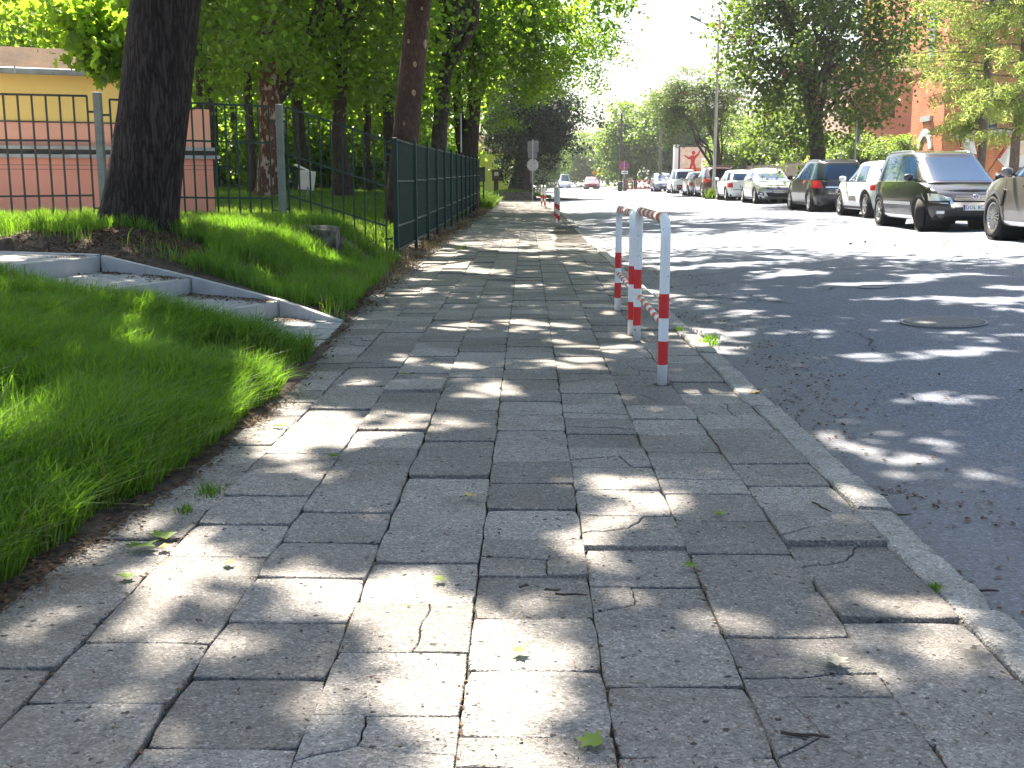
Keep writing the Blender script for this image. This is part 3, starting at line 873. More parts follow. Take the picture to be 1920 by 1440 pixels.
# ------------------------------------------------------------------ foliage generators
LEAF4 = (np.array([(0, 0, 0), (-.42, .30, .07), (-.34, .72, .03), (0, 1, -.06), (.34, .72, .03), (.42, .30, .07)]), np.array([(0, 3, 2, 1), (0, 5, 4, 3)]))
LEAFM = (np.array([(0, 0, 0), (-.18, .08, .02), (-.52, .22, .05), (-.30, .42, .04), (-.46, .74, .02), (-.16, .68, .03), (0, 1.0, -.07), (.16, .68, .03), (.46, .74, .02), (.30, .42, .04), (.52, .22, .05), (.18, .08, .02)]),
         np.array([(0, 3, 2, 1), (0, 5, 4, 3), (0, 7, 6, 5), (0, 9, 8, 7), (0, 11, 10, 9)]))
def leaves_mesh(name, pos, size, mat, rg, up=.9, rand=.75, tmpl=LEAF4, outward=None, slot_mats=None):
    n = len(pos); T, Fq = tmpl
    nrm = rg.normal(size=(n, 3)) * rand; nrm[:, 2] += up
    if outward is not None: nrm += outward * .45
    nrm /= np.linalg.norm(nrm, axis=1)[:, None]
    tv = rg.normal(size=(n, 3)); tv[:, 2] -= .35
    tv -= nrm * np.sum(tv * nrm, 1)[:, None]; tv /= np.linalg.norm(tv, axis=1)[:, None]
    bv = np.cross(tv, nrm)
    s = (size * rg.uniform(.65, 1.25, n))[:, None, None]
    V = pos[:, None, :] + s * (T[None, :, 0:1] * bv[:, None, :] + T[None, :, 1:2] * tv[:, None, :] + T[None, :, 2:3] * nrm[:, None, :])
    k = len(T); F = (Fq[None] + (np.arange(n) * k)[:, None, None]).reshape(-1, 4)
    return np_mesh(name, V.reshape(-1, 3), F, mat=mat)
def crown_points(rg, Rr, ncl, per, clr, shell=.35, flat=.5, low=-1.0, lump=.3, gap=0.0):
    d = rg.normal(size=(ncl * 2, 3)); d /= np.linalg.norm(d, axis=1)[:, None]
    d = d[d[:, 2] > low][:ncl]; n = len(d)
    ph = rg.uniform(0, 6.28, 6)
    l = 1 + lump * (np.sin(d[:, 0] * 4 + ph[0]) * np.sin(d[:, 1] * 4 + ph[1]) + .6 * np.sin(d[:, 2] * 5 + ph[2] + d[:, 0] * 3))
    r = (shell + (1 - shell) * rg.random(n) ** .6) * l
    c = d * r[:, None] * np.array(Rr)
    if gap:
        keep = vnoise(c[:, 0] * .55 + 40, c[:, 1] * .55 + c[:, 2] * .35 + 40, 77) > gap
        c = c[keep]; d = d[keep]; n = len(c)
    pos = np.repeat(c, per, 0) + rg.normal(size=(n * per, 3)) * np.array([clr, clr, clr * flat])
    pos[:, 2] -= np.abs(rg.normal(size=n * per)) * clr * .25
    return c, pos, np.repeat(d, per, 0)
def limb_path(a, b, rg, k=5, sag=.12):
    a = np.array(a); b = np.array(b); L = np.linalg.norm(b - a); P = []
    for i in range(k + 1):
        u = i / k; p = a + (b - a) * u; p = p + np.array([0, 0, 1]) * math.sin(u * math.pi) * L * sag
        if 0 < i < k: p = p + rg.normal(size=3) * L * .035
        P.append(Vector(p))
    return P
def add_limbs(mb, start_pts, targets, rg, r0=.10, n=6):
    for k, tg in enumerate(targets):
        sp = start_pts[k % len(start_pts)]
        P = limb_path(sp, tg, rg, 6); L = (P[-1] - P[0]).length
        rr = r0 * min(1.3, .35 + L * .12)
        mb.tube(P, [rr * (1 - .85 * i / 6) for i in range(7)], n, cap=False)
        for q in range(2):
            i = int(rg.integers(2, 5)); e = np.array(P[i]) + rg.normal(size=3) * L * .22 + (np.array(P[-1]) - np.array(P[i])) * .4
            P2 = limb_path(P[i], e, rg, 3, .05); mb.tube(P2, [rr * .42, rr * .3, rr * .2, rr * .08], 5, cap=False)

def make_crown(name, seed, Rr, ncl, per, clr, leaf, mat, **kw):
    rg = np.random.default_rng(seed)
    up = kw.pop('up', .9); rand = kw.pop('rand', .75); op = kw.pop('openings', 0); fr = kw.pop('freq', 1.25)
    c, pos, d = crown_points(rg, Rr, ncl, per, clr, **kw)
    if op:             # clear openings cut along the sun direction, to shape the sun spots below
        e1_ = np.array([math.cos(SUN_AZ), math.sin(SUN_AZ), 0]); e2_ = np.cross(np.array(to_sun), e1_)
        u_ = pos @ e1_ + 60; v_ = pos @ e2_ + 60
        nz = .7 * vnoise(u_ * fr, v_ * fr, seed) + .3 * vnoise(u_ * fr * 2.3, v_ * fr * 2.3, seed + 5)
        k_ = nz > np.quantile(nz, op); pos, d = pos[k_], d[k_]
    return leaves_mesh(name, pos, leaf, mat, rg, up, rand, outward=d), c
def ring_trunk(path, radii, n=14, seed=0, ridge=.03, flare=0.0):
    """a trunk tube with an uneven section"""
    mb = MB(); mb.sm = True; mb.tube(path, radii, n, cap=True)
    rg = random.Random(seed); ph = [rg.uniform(0, 6.28) for _ in range(4)]
    m = len(path); out = []
    for i in range(m):
        c = Vector(path[i])
        for k in range(n):
            v = Vector(mb.v[i * n + k]); a = 2 * math.pi * k / n; u = i / max(1, m - 1)
            f = 1 + ridge * (math.sin(3 * a + ph[0] + u * 3) + .6 * math.sin(5 * a + ph[1] - u * 4) + .5 * math.sin(8 * a + ph[2]))
            if flare: f += flare * math.exp(-u * 9) * (.5 + .5 * math.sin(5 * a + ph[3]))
            out.append(tuple(c + (v - c) * f))
    mb.v[:m * n] = out
    return mb

# shared crowns
CR = {}
CR['maple_a'] = make_crown('crown', 31, (4.6, 4.6, 4.9), 600, 30, .50, .19, MAT['maple_leaf'], shell=.25, lump=.3, gap=.38)
CR['maple_b'] = make_crown('crown', 32, (4.6, 4.6, 4.9), 600, 30, .50, .19, MAT['maple_leaf_light'], shell=.25, lump=.3, gap=.38)
CR['high_a'] = make_crown('crown', 33, (6.2, 6.2, 3.4), 900, 40, .44, .19, MAT['maple_leaf'], shell=.05, lump=.16, openings=.37, freq=1.6)
CR['high_b'] = make_crown('crown', 34, (5.8, 5.8, 3.4), 850, 40, .44, .19, MAT['maple_leaf'], shell=.05, lump=.16, openings=.36, freq=1.7)
CR['shade_lobe'] = make_crown('crown', 43, (4.2, 4.2, 2.6), 420, 40, .44, .19, MAT['maple_leaf'], shell=.05, lump=.2, openings=.42, freq=1.6)  # extra crown piece above the frame, added only to cast shade
CR['chestnut'] = make_crown('crown', 35, (4.1, 4.2, 5.2), 1250, 36, .34, .145, MAT['chestnut_leaf'], shell=.3, lump=.28, gap=.34)
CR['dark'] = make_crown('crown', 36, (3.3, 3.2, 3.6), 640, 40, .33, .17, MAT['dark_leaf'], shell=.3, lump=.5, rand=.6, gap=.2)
CR['far'] = make_crown('crown', 37, (4.0, 4.0, 4.6), 420, 34, .50, .30, MAT['far_leaf'], shell=.35, lump=.3, gap=.2)
CR['bush'] = make_crown('crown', 38, (2.4, 2.4, 1.9), 260, 34, .34, .16, MAT['maple_leaf'], shell=.4, lump=.3)

def tree(name, label, base, path, radii, crown, cc, cs=(1, 1, 1), rz=0, bark_m='bark_plain', cat='tree', group=None, nl=14, seed=0, n=14, flare=.25, r0=.1, ridge=.03, limbs=True, ls=4):
    """path and crown centre are given relative to the base"""
    e = empty(name, base); tag(e, label, cat, group)
    rg = np.random.default_rng(seed + 500)
    mb = ring_trunk(path, radii, n, seed, ridge, flare)
    if limbs:
        c = CR[crown][1]; idx = rg.choice(len(c), nl, replace=False)
        ca, sa = math.cos(rz), math.sin(rz); tg = []
        for i in idx:
            p = c[i] * np.array(cs) * .85; tg.append((cc[0] + p[0] * ca - p[1] * sa, cc[1] + p[0] * sa + p[1] * ca, cc[2] + p[2]))
        starts = [Vector(path[k]) for k in range(max(1, len(path) - ls), len(path))]
        add_limbs(mb, starts, tg, rg, r0)
    mb.obj('trunk', MAT[bark_m], e, fixn=False)
    inst('crown', CR[crown][0], e, cc, (0, 0, rz), cs)
    return e

# the big leaning tree on the bank
b1 = Vector((-4.43, 12.5, .40))
P = []; Rr = []
for i in range(34):
    z = i / 33 * 5.6
    x = .50 * (z / 2.8) ** .9
    P.append((x, .03 * z, z)); Rr.append(.385 - .006 * z + .11 * math.exp(-z * 2.6) + (.02 if z < .1 else 0))
e1 = empty('big_tree', b1); tag(e1, 'thick dark leaning tree trunk on the bank above the steps', 'tree')
mb = ring_trunk(P, Rr, 64, 3, .012, .10)
# furrowed bark as real relief
for i in range(34):
    c = Vector(P[i])
    for k in range(64):
        v = Vector(mb.v[i * 64 + k]); f = 1 + .030 * (float(vnoise(k * .75, i * .55, 9)) - .5) + .02 * (float(vnoise(k * .3, i * .35, 12)) - .5)
        mb.v[i * 64 + k] = tuple(c + (v - c) * f)
rg = np.random.default_rng(77)
cc1 = (1.0, .9, 10.0)
tg = [(cc1[0] + q[0] * .85, cc1[1] + q[1] * .85, cc1[2] + q[2] * .8) for q in CR['high_a'][1][rg.choice(len(CR['high_a'][1]), 22, replace=False)]]
add_limbs(mb, [Vector(P[k]) for k in (28, 30, 31, 32, 33)], tg, rg, .17, 8)
mb.tube([(P[17][0] + .2, P[17][1], P[17][2] - .05), (P[17][0] + .55, -.05, 2.92), (P[17][0] + .95, -.1, 3.05), (P[17][0] + 1.6, -.1, 3.6), (P[17][0] + 2.4, 0, 4.6), (2.9, .3, 6.4)], [.10, .085, .07, .06, .05, .03], 10, cap=False)
mb.tube([(P[20][0] - .1, .1, P[20][2]), (-.6, .8, 4.2), (-1.5, 1.3, 4.6), (-2.3, 1.5, 4.2)], [.09, .06, .045, .02], 8, cap=False)
mb.obj('trunk', MAT['bark_maple'], e1, fixn=False)
inst('crown', CR['high_a'][0], e1, cc1)
inst('crown', CR['shade_lobe'][0], e1, (5.4, .9, 10.6), (0, 0, 0), (1.05, 1.05, 1))  # added unseen lobe, placed to shade the road beside the near kerb
inst('crown', CR['shade_lobe'][0], e1, (4.2, -4.2, 10.4))  # another unseen lobe, added to keep the nearest slabs and road in shade
# low hanging sprays of leaves beside the trunk
rg = np.random.default_rng(5)
sp = []
for (px, py, d, s) in [(205, 15, 14.2, .30), (170, 25, 14.4, .32), (150, 45, 14.5, .28), (190, 60, 14.2, .26), (215, 85, 14.0, .24), (185, 95, 14.2, .20), (160, 20, 14.6, .35), (195, 120, 14.0, .13), (205, 140, 13.9, .10), (220, 110, 14, .16), (178, 112, 14.1, .10), (140, 5, 14.6, .4), (225, 40, 14, .3)]:
    c = np.array(at(px, py, d)) - np.array(b1); k = int(230 * s / .3)
    sp.append(c + rg.normal(size=(k, 3)) * np.array([s, s * .8, s * .55]))
sp = np.concatenate(sp)
inst('low_spray', leaves_mesh('low_spray', sp, .13, MAT['maple_leaf_light'], rg, .7, .9, LEAFM), e1)

# three more trunks that stand out behind the fences
b2 = Vector((-7.45, 32.4, .62))
e2 = tree('birch_tree', 'tall reddish trunk with pale peeling patches behind grey fence post', b2,
     [(0, 0, -.2), (.02, 0, .5), (.08, 0, 1.5), (.12, 0, 3), (.16, 0, 5), (.2, .1, 7.5), (.3, .1, 10)], [.46, .36, .31, .29, .27, .22, .12], 'high_b', (.8, .3, 10.2), (.9, .9, 1), .8, 'bark_birch', seed=2, flare=.5, nl=16, r0=.14, ls=3)
mb = MB(); mb.sm = True
mb.tube([(.1, 0, 2.6), (.5, .2, 3.2), (.95, .3, 4.0), (1.5, .5, 5.4), (2.1, .8, 7.4)], [.20, .19, .18, .15, .09], 12); mb.obj('limb', MAT['bark_plain'], e2, fixn=False)
b3 = Vector((-2.62, 24.0, .2))
P3_ = [(-.12, 0, -.2), (-.08, 0, .6), (-.01, 0, 1.4), (.10, 0, 2.4), (.22, 0, 3.4), (.36, 0, 4.6), (.5, -.3, 6.2), (.5, -.9, 8.5)]
e3 = tree('street_tree', 'smooth brown trunk with pale round branch scars behind green fence', b3, P3_, [.36, .31, .29, .275, .27, .26, .22, .14], 'high_b', (.2, -1.9, 10.5), (.98, .98, 1.0), 0, 'bark_smooth', seed=3, flare=.2, nl=18, r0=.13, ls=2)
inst('crown', CR['shade_lobe'][0], e3, (5.0, -5.4, 10.8), (0, 0, 0), (1.1, 1.05, 1))  # unseen lobe added over the street to shade the asphalt round the manhole
for (px, py, rr) in [(799, 85, .075), (780, 123, .05), (777, 175, .055), (769, 81, .035), (804, 48, .04), (795, 22, .03), (758, 232, .03)]:
    p = at(px, py, 23.2) - b3
    # lie on the bark: trunk axis at that height
    z = p.z; ax = np.interp(z, [q[2] for q in P3_], [q[0] for q in P3_]); rad = .272
    dx = max(-.9, min(.9, (p.x - ax) / rad)); yy = -math.sqrt(max(.02, 1 - dx * dx)) * rad
    o = MB().lathe([(rr, -.02), (rr * 1.08, .008), (rr * .8, .022), (rr * .62, .010), (.001, .006)], 12, caps=False).obj('branch_scar', MAT['scar_wood'], e3)
    o.location = (ax + dx * rad, yy, z); nrm = Vector((dx * rad, yy, 0)).normalized(); o.rotation_euler = nrm.to_track_quat('Z', 'Y').to_euler(); o.scale = (.75, 1.15, 1)
b9 = Vector((-3.0, 37.6, .3))
tree('street_tree', 'plain dark trunk behind the middle of the green fence', b9, [(-.1, 0, -.2), (0, 0, 1), (.1, 0, 2.6), (.3, 0, 4.4), (.7, -.1, 6.5), (1.2, -.2, 8.6)], [.34, .28, .25, .23, .19, .1], 'high_b', (3.6, -.6, 10.6), (.85, .85, 1.0), 0, 'bark_plain', seed=9, flare=.15, nl=18, r0=.13, ls=3)
b4 = Vector((-2.35, 45.5, .2))
e4 = tree('twin_tree', 'twin stemmed tree rising at the far end of the green fence', b4,
     [(-.1, 0, -.2), (-.05, 0, 1), (.05, 0, 2.6), (.25, 0, 4.2), (.45, 0, 6), (.55, 0, 8), (.7, 0, 10.5)], [.5, .42, .36, .27, .24, .19, .1], 'high_a', (1.0, -.2, 9.0), (.92, .9, 1.05), 0, 'bark_plain', seed=4, flare=.15, nl=18, r0=.14)
inst('crown', CR['maple_b'][0], e4, (3.5, -.6, 6.3), (0, 0, 1.0), (.56, .56, .52)); inst('crown', CR['maple_a'][0], e4, (1.2, -1.5, 6.0), (0, 0, 2.0), (.5, .5, .5))
mb = MB(); mb.sm = True
mb.tube([(-.1, 0, 1.8), (-.3, 0, 2.6), (-.42, .1, 4), (-.5, .2, 6), (-.7, .3, 9)], [.26, .24, .2, .17, .08], 10); mb.obj('stem', MAT['bark_plain'], e4, fixn=False)

# trees of the park: two kinds built once, then copied
def park_proto(crown, seed):
    rg = random.Random(seed)
    P = [(0, 0, -.3)]; x = y = 0
    for k in range(1, 8):
        x += rg.uniform(-.12, .12); y += rg.uniform(-.12, .12); P.append((x, y, k * 1.15))
    return tree('park_tree', 'x', (0, 0, 0), P, [.34, .27, .24, .22, .20, .17, .13, .08], crown, (x * .6, y * .6, 7.2), (1, 1, 1), seed, 'bark_plain', seed=seed, nl=14, n=10)
pa = park_proto('maple_a', 11); pb = park_proto('maple_b', 12)
SPOTS = [(-9.7, 29.0, .85, 0), (-5.6, 34.0, .9, 1), (-15.8, 33.0, .95, 1), (-8.6, 43, 1.0, 1), (-4.7, 39.5, .95, 0), (-13.2, 47, 1.1, 0), 
         (-5.7, 53, 1.0, 1), (-10.4, 57, 1.15, 0), (-16.5, 58, 1.2, 1), (-25, 54, 1.25, 0), (-11.5, 73, 1.25, 1), (-20, 75, 1.3, 0), (-29, 68, 1.35, 1), (-8.2, 64, 1.2, 1), (-36, 60, 1.4, 0), (-27, 45, 1.2, 1)]
first = {0: pa, 1: pb}; used = set()
rp = random.Random(21)
for (x, y, s, k) in SPOTS:
    o = first[k] if k not in used else copy_tree(first[k]); used.add(k)
    o.location = (x, y, float(bank_h(x, y)) - .05 if y < 100 else .6); o.rotation_euler = (0, 0, rp.uniform(0, 6.28)); o.scale = (s, s, s * rp.uniform(.92, 1.08))
    tag(o, 'leafy park tree in the shaded wood behind the fences' if k == 0 else 'lighter green leafy tree in the wood behind the fences', 'tree', 'trees in the park')
# slender trunks standing between the bigger trees
sl = empty('slender_tree', (0, 0, 0)); mb = ring_trunk([(0, 0, -.3), (.03, 0, 1.5), (-.04, .02, 3), (.05, 0, 5), (0, .05, 7.5), (.1, 0, 10)], [.15, .12, .11, .10, .085, .04], 9, 5, .02, .1)
add_limbs(mb, [Vector((.05, 0, 5)), Vector((0, .05, 7)), Vector((0, .05, 7.5))], [(1.2, .4, 7.4), (-1.1, .6, 8), (.4, -1.2, 8.6), (-.6, -.9, 9.2)], np.random.default_rng(3), .06)
mb.obj('trunk', MAT['bark_plain'], sl, fixn=False); inst('crown', CR['maple_a'][0], sl, (0, 0, 9), (0, 0, 0), (.5, .5, .5))
for i, (px, dd_, s, lab) in enumerate([(383, 37, 1.0, 'slender trunk just right of the big tree'), (402, 43, 1.1, 'slender trunk above the corner of the pink wall'), (440, 48, 1.0, 'thin trunk standing left of the pale patched tree, farther one'), (472, 36, 1.2, 'dark slender trunk close left of the pale patched tree'), (350, 46, 1.0, 'slender trunk half hidden by the big tree'), (690, 44, 1.3, 'dark trunk seen through the sloping fence panel'), (650, 55, 1.2, 'slender trunk deep in the park behind the sloping fence panel')]):
    o = sl if i == 0 else copy_tree(sl); p = at(px, 340, dd_)
    o.location = (p.x, p.y, float(bank_h(p.x, p.y)) - .05); o.rotation_euler = (0, 0, i * 1.9); o.scale = (s, s, 1); tag(o, lab, 'tree', 'slender trees in the park')
# undergrowth
ub = empty('park_shrub', (0, 0, 0)); inst('crown', CR['bush'][0], ub, (0, 0, 1.4)); mb = MB()
for k in range(5): a = k * 1.256; mb.tube([(0, 0, -.2), (math.cos(a) * .3, math.sin(a) * .3, .8), (math.cos(a) * .9, math.sin(a) * .9, 1.8)], [.05, .035, .015], 5)
mb.obj('stem', MAT['bark_plain'], ub, fixn=False)
for i, (x, y, s) in enumerate([(-11, 49, 1.1), (-15, 51, 1.2), (-7.6, 50, 1.0), (-19, 53, 1.3), (-22, 48, 1.2), (-12, 62, 1.5), (-6.2, 64, 1.3), (-17, 66, 1.6), (-24, 62, 1.6), (-9, 78, 1.8)]):
    o = ub if i == 0 else copy_tree(ub)
    o.location = (x, y, float(bank_h(x, y)) - .05); o.rotation_euler = (0, 0, i * 1.7); o.scale = (s, s, s)
    tag(o, 'dark leafy shrub under the trees deep in the park', 'shrub', 'shrubs under the park trees')

# dark tree at the end of the sidewalk
b6 = Vector((-.25, 76, .35))
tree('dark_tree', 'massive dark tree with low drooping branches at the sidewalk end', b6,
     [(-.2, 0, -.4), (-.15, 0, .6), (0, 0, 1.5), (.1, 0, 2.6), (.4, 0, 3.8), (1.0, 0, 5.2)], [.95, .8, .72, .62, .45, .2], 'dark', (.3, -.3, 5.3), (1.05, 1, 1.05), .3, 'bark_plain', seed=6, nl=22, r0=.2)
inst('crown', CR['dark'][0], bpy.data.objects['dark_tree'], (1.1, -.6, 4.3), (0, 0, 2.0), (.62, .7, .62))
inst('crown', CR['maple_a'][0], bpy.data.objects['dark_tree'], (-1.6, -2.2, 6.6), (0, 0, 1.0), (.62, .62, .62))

# chestnut behind the parked cars
b7 = Vector((11.55, 45, .45))
e7 = tree('chestnut_tree', 'big chestnut tree with reddish blossoms behind the parked cars', b7,
     [(0, 0, -.3), (0, 0, .8), (-.05, 0, 1.8), (-.2, 0, 3.0), (-.6, 0, 4.4), (-1.2, 0, 6.2), (-2.0, .2, 8.6)], [.42, .33, .30, .28, .25, .2, .1], 'chestnut', (-.15, .6, 6.9), (1, 1, 1), .5, 'bark_plain', seed=7, nl=22, r0=.13)
def blossoms(e, crown, cc, cs, rz, n, seed, only_left=True):
    rg = np.random.default_rng(seed); c = CR[crown][1]; d = np.linalg.norm(c / np.array([4.3, 4.2, 5.2]), axis=1)
    c = c[(d > .72)]; c = c[rg.choice(len(c), min(n, len(c)), replace=False)]; pos = []
    for q in c:
        k = 26; z = rg.random(k); r = (1 - z) * .09
        pos.append(np.stack([q[0] + rg.normal(size=k) * r, q[1] + rg.normal(size=k) * r, q[2] + .2 + z * .3], 1))
    inst('blossom', leaves_mesh('blossom', np.concatenate(pos), .07, MAT['blossom'], rg, .3, 1.0), e, cc, (0, 0, rz), cs)
blossoms(e7, 'chestnut', (-.15, .6, 6.9), (1, 1, 1), .5, 90, 3)
b8 = Vector((12.6, 74, .5))
e8 = tree('chestnut_tree', 'smaller blossoming chestnut beyond the lamp post, over the billboard', b8,
     [(0, 0, -.3), (0, 0, .8), (-.1, 0, 1.8), (-.3, 0, 3.4), (-.5, 0, 5.2)], [.3, .24, .2, .17, .08], 'chestnut', (-1.6, 0, 5.7), (.82, .8, .44), 2.5, 'bark_plain', seed=8, nl=12)
blossoms(e8, 'chestnut', (-1.6, 0, 5.7), (.82, .8, .44), 2.5, 60, 4)

# larches by the brick church
rg = np.random.default_rng(8)
pos = []; tb = MB(); tb.sm = True
tb.tube([(0, 0, -.3), (.02, 0, 2), (-.03, 0, 5), (.03, 0, 9), (0, 0, 13)], [.17, .14, .12, .09, .03], 10)
for k in range(84):
    z = 2.3 + 8.5 * (k / 84) + rg.uniform(-.1, .1); a = rg.uniform(0, 6.28); L = rg.uniform(1.6, 3.9) * (1 - .4 * (z - 2.3) / 8.5); dr = rg.uniform(.15, .5)
    if z < 3.2: L *= .55
    Q_ = [np.array([math.cos(a) * L * u, math.sin(a) * L * u, z + .45 * u - dr * 1.3 * u * u]) for u in np.linspace(0, 1, 7)]
    tb.tube([Vector(q) for q in Q_], [.028 * (1 - .13 * i) for i in range(7)], 5, cap=False)
    for m in range(30):
        u = rg.uniform(.15, 1); i = min(5, int(u * 6)); q = Q_[i] + (Q_[i + 1] - Q_[i]) * (u * 6 - i)
        sd = rg.normal(size=3) * np.array([.10, .10, .02]); l = rg.uniform(.15, .55)
        for w_ in range(9):
            v = w_ / 9; pos.append(q + sd * (1 + v * 1.2) + np.array([0, 0, -l * v]) + rg.normal(size=3) * .018)
pos = np.array(pos)
LEAFN = (np.array([(-.10, 0, 0), (.10, 0, 0), (.06, 1, 0), (-.06, 1, 0)]), np.array([(0, 1, 2, 3)]))
lm = leaves_mesh('crown', pos, .15, MAT['larch_needle'], rg, .3, 1.0, LEAFN)
tm = tb.mesh('trunk', MAT['bark_larch'], fixn=False)
for i, (x, y, rz, s, lab) in enumerate([(15.75, 39.5, .5, 1.0, 'larch with pale drooping needles, left one before the brick church'), (15.85, 37.0, 2.9, 1.02, 'larch with pale drooping needles, right one beside the church door'), (14.2, 49, 4.4, .95, 'larch with drooping branches at the corner of the brick tower')][:2]):
    e = empty('larch_tree', (x, y, .5), rz); e.scale = (s, s, s); tag(e, lab, 'tree', 'larches by the church')
    inst('trunk', tm, e); inst('crown', lm, e)

# far trees closing the street
FAR = [(12.2, 128, .95, 1.0), (15.5, 124, 1.0, 1.05), (19.5, 126, 1.0, .9), (9.8, 175, 1.0, .85), (5.6, 185, 1.1, .8), (13.5, 190, 1.1, 1.0), (1.6, 122, .62, .70), (-1.5, 128, .9, .8), (2.0, 200, 1.2, .9), (23, 118, 1.0, .8), (28, 122, 1.1, 1.1), (19, 90, .7, .62), (22, 99, .8, .7)]
fp = tree('far_tree', 'x', (0, 0, 0), [(0, 0, -.3), (.05, 0, 1.5), (-.05, 0, 3), (0, 0, 5), (.1, 0, 7)], [.3, .25, .22, .18, .08], 'far', (0, 0, 5.4), (1, 1, 1), 0, 'bark_plain', seed=13, nl=12, n=8)
for i, (x, y, s, sz) in enumerate(FAR):
    o = fp if i == 0 else copy_tree(fp)
    o.location = (x, y, .2); o.rotation_euler = (0, 0, i * 2.1); o.scale = (s, s, sz)
    tag(o, 'sunlit pale green tree at the far end of the street', 'tree', 'far trees closing the street')
# sunlit shrubs behind the board fence
bs = empty('garden_shrub', (0, 0, 0)); inst('crown', CR['far'][0], bs, (0, 0, 1.7), (0, 0, 0), (.42, .42, .36))
mb = MB(); mb.tube([(0, 0, -.2), (.05, 0, 1), (.1, 0, 2)], [.07, .05, .02], 6); mb.tube([(0, 0, .3), (-.4, .2, 1.2), (-.7, .3, 2)], [.04, .03, .01], 5); mb.obj('stem', MAT['bark_plain'], bs, fixn=False)
for i, (x, y, s) in enumerate([(15.2, 72, 1.0), (16.8, 66, 1.1), (17.8, 62, 1.0), (14.6, 80, 1.1), (18.5, 57, .9)]):
    o = bs if i == 0 else copy_tree(bs)
    o.location = (x, y, .5); o.rotation_euler = (0, 0, i * 1.3); o.scale = (s, s, s); tag(o, 'sunlit yellow green shrub behind the dark board fence', 'shrub', 'shrubs behind the board fence')

# ------------------------------------------------------------------ grass
def blades(name, x, y, z, ln, wd, mat, rg, bend=.55, parent=None, lean=None):
    n = len(x); az = rg.uniform(0, 6.28, n); dx = np.cos(az); dy = np.sin(az)
    if lean is not None: dx = dx + lean[0]; dy = dy + lean[1]
    bd = np.abs(rg.normal(.35, .22, n)) * bend * ln
    wa = rg.uniform(0, 6.28, n); wx = np.cos(wa) * wd / 2; wy = np.sin(wa) * wd / 2
    V = np.empty((n, 5, 3))
    b = np.stack([x, y, z], 1)
    mid = b + np.stack([dx * bd * .35, dy * bd * .35, ln * .58], 1)
    tip = b + np.stack([dx * bd * 1.25, dy * bd * 1.25, ln * (1 - .25 * bd / np.maximum(ln, .01))], 1)
    wv = np.stack([wx, wy, np.zeros(n)], 1)
    V[:, 0] = b - wv; V[:, 1] = b + wv; V[:, 2] = mid + wv * .8; V[:, 3] = mid - wv * .8; V[:, 4] = tip
    o = np.arange(n)[:, None] * 5
    return inst(name, np_mesh(name, V.reshape(-1, 3), o + np.array([[0, 1, 2, 3]]), o + np.array([[3, 2, 4]]), mat=mat), parent)
rg = np.random.default_rng(15)
def scatter(n, x0, x1, y0, y1):
    return rg.uniform(x0, x1, n), rg.uniform(y0, y1, n)
def cover(x, y):
    """where the bank carries grass: not on the steps, the slabs, bare soil or the trunk"""
    k = x < edge_x(y) + .11 - .16 * fbm(x * 3, y * 3, 3)
    k &= ~in_stairs(x, y, .03)
    bare = fbm(x * 1.1 + 3, y * 1.1, 41)
    k &= rg.random(len(x)) < np.where((y < 6.2) & (edge_x(y) - x < .75), 1.0, np.clip((.67 - bare) * 9, .03, 1))
    k &= ~on_forecourt(x, y)
    k &= ~((x > A.x - .1) & (x < B.x + .08) & (np.abs(y - np.interp(x, [A.x, B.x], [A.y, B.y])) < .2))
    k &= ~((x > A.x + .3) & (x < B.x + .05) & (np.interp(x, [A.x, B.x], [A.y, B.y]) - y > .1) & (np.interp(x, [A.x, B.x], [A.y, B.y]) - y < .5) & (rg.random(len(x)) < .75))
    d = np.hypot(x + 4.43, (y - 12.5)); k &= d > .42
    # worn soil in front of the tree and along the side kerb
    s, t_ = stair_local(x, y)
    k &= ~((t_ > -.16 - .30 * fbm(x * 4, y * 4, 8)) & (t_ < 0) & (s > .3) & (s < 4.4))
    dd = np.hypot((x + 4.1) / .7, (y - 11.6) / .36); k &= dd > .9
    return k
# near bank
x, y = scatter(250000, -5.2, -1.35, 1.6, 9.3)
k = cover(x, y) & (x > -.50 * (y + .4) - .5); x, y = x[k], y[k]
cl = fbm(x * 2.2, y * 2.2, 51)
ln = (.06 + .17 * cl + rg.random(len(x)) * .12) * np.interp(edge_x(y) - x, [0, .35, 1.5], [.9, 1.25, .95])
g1 = blades('grass', x, y, ground_h(x, y) - .01, ln, .0072, MAT['grass'], rg, 1.15, lean=(.35, -.1)); tag(g1, 'long green grass covering the near bank beside the sidewalk', 'grass', kind='stuff')
# far bank round the tree
x, y = scatter(150000, -8.5, -1.6, 9.8, 17.3)
k = cover(x, y) & (x > -.50 * y - .5) & (rg.random(len(x)) < np.interp(-x, [1.6, 4.5, 8.5], [1, .8, .45])); x, y = x[k], y[k]
cl = fbm(x * 2.0, y * 2.0, 61)
ln = .07 + .20 * cl * cl + rg.random(len(x)) * .10
g2 = blades('grass', x, y, ground_h(x, y) - .01, ln, .0085, MAT['grass'], rg, .9); tag(g2, 'tufty grass on the far bank round the big tree', 'grass', kind='stuff')
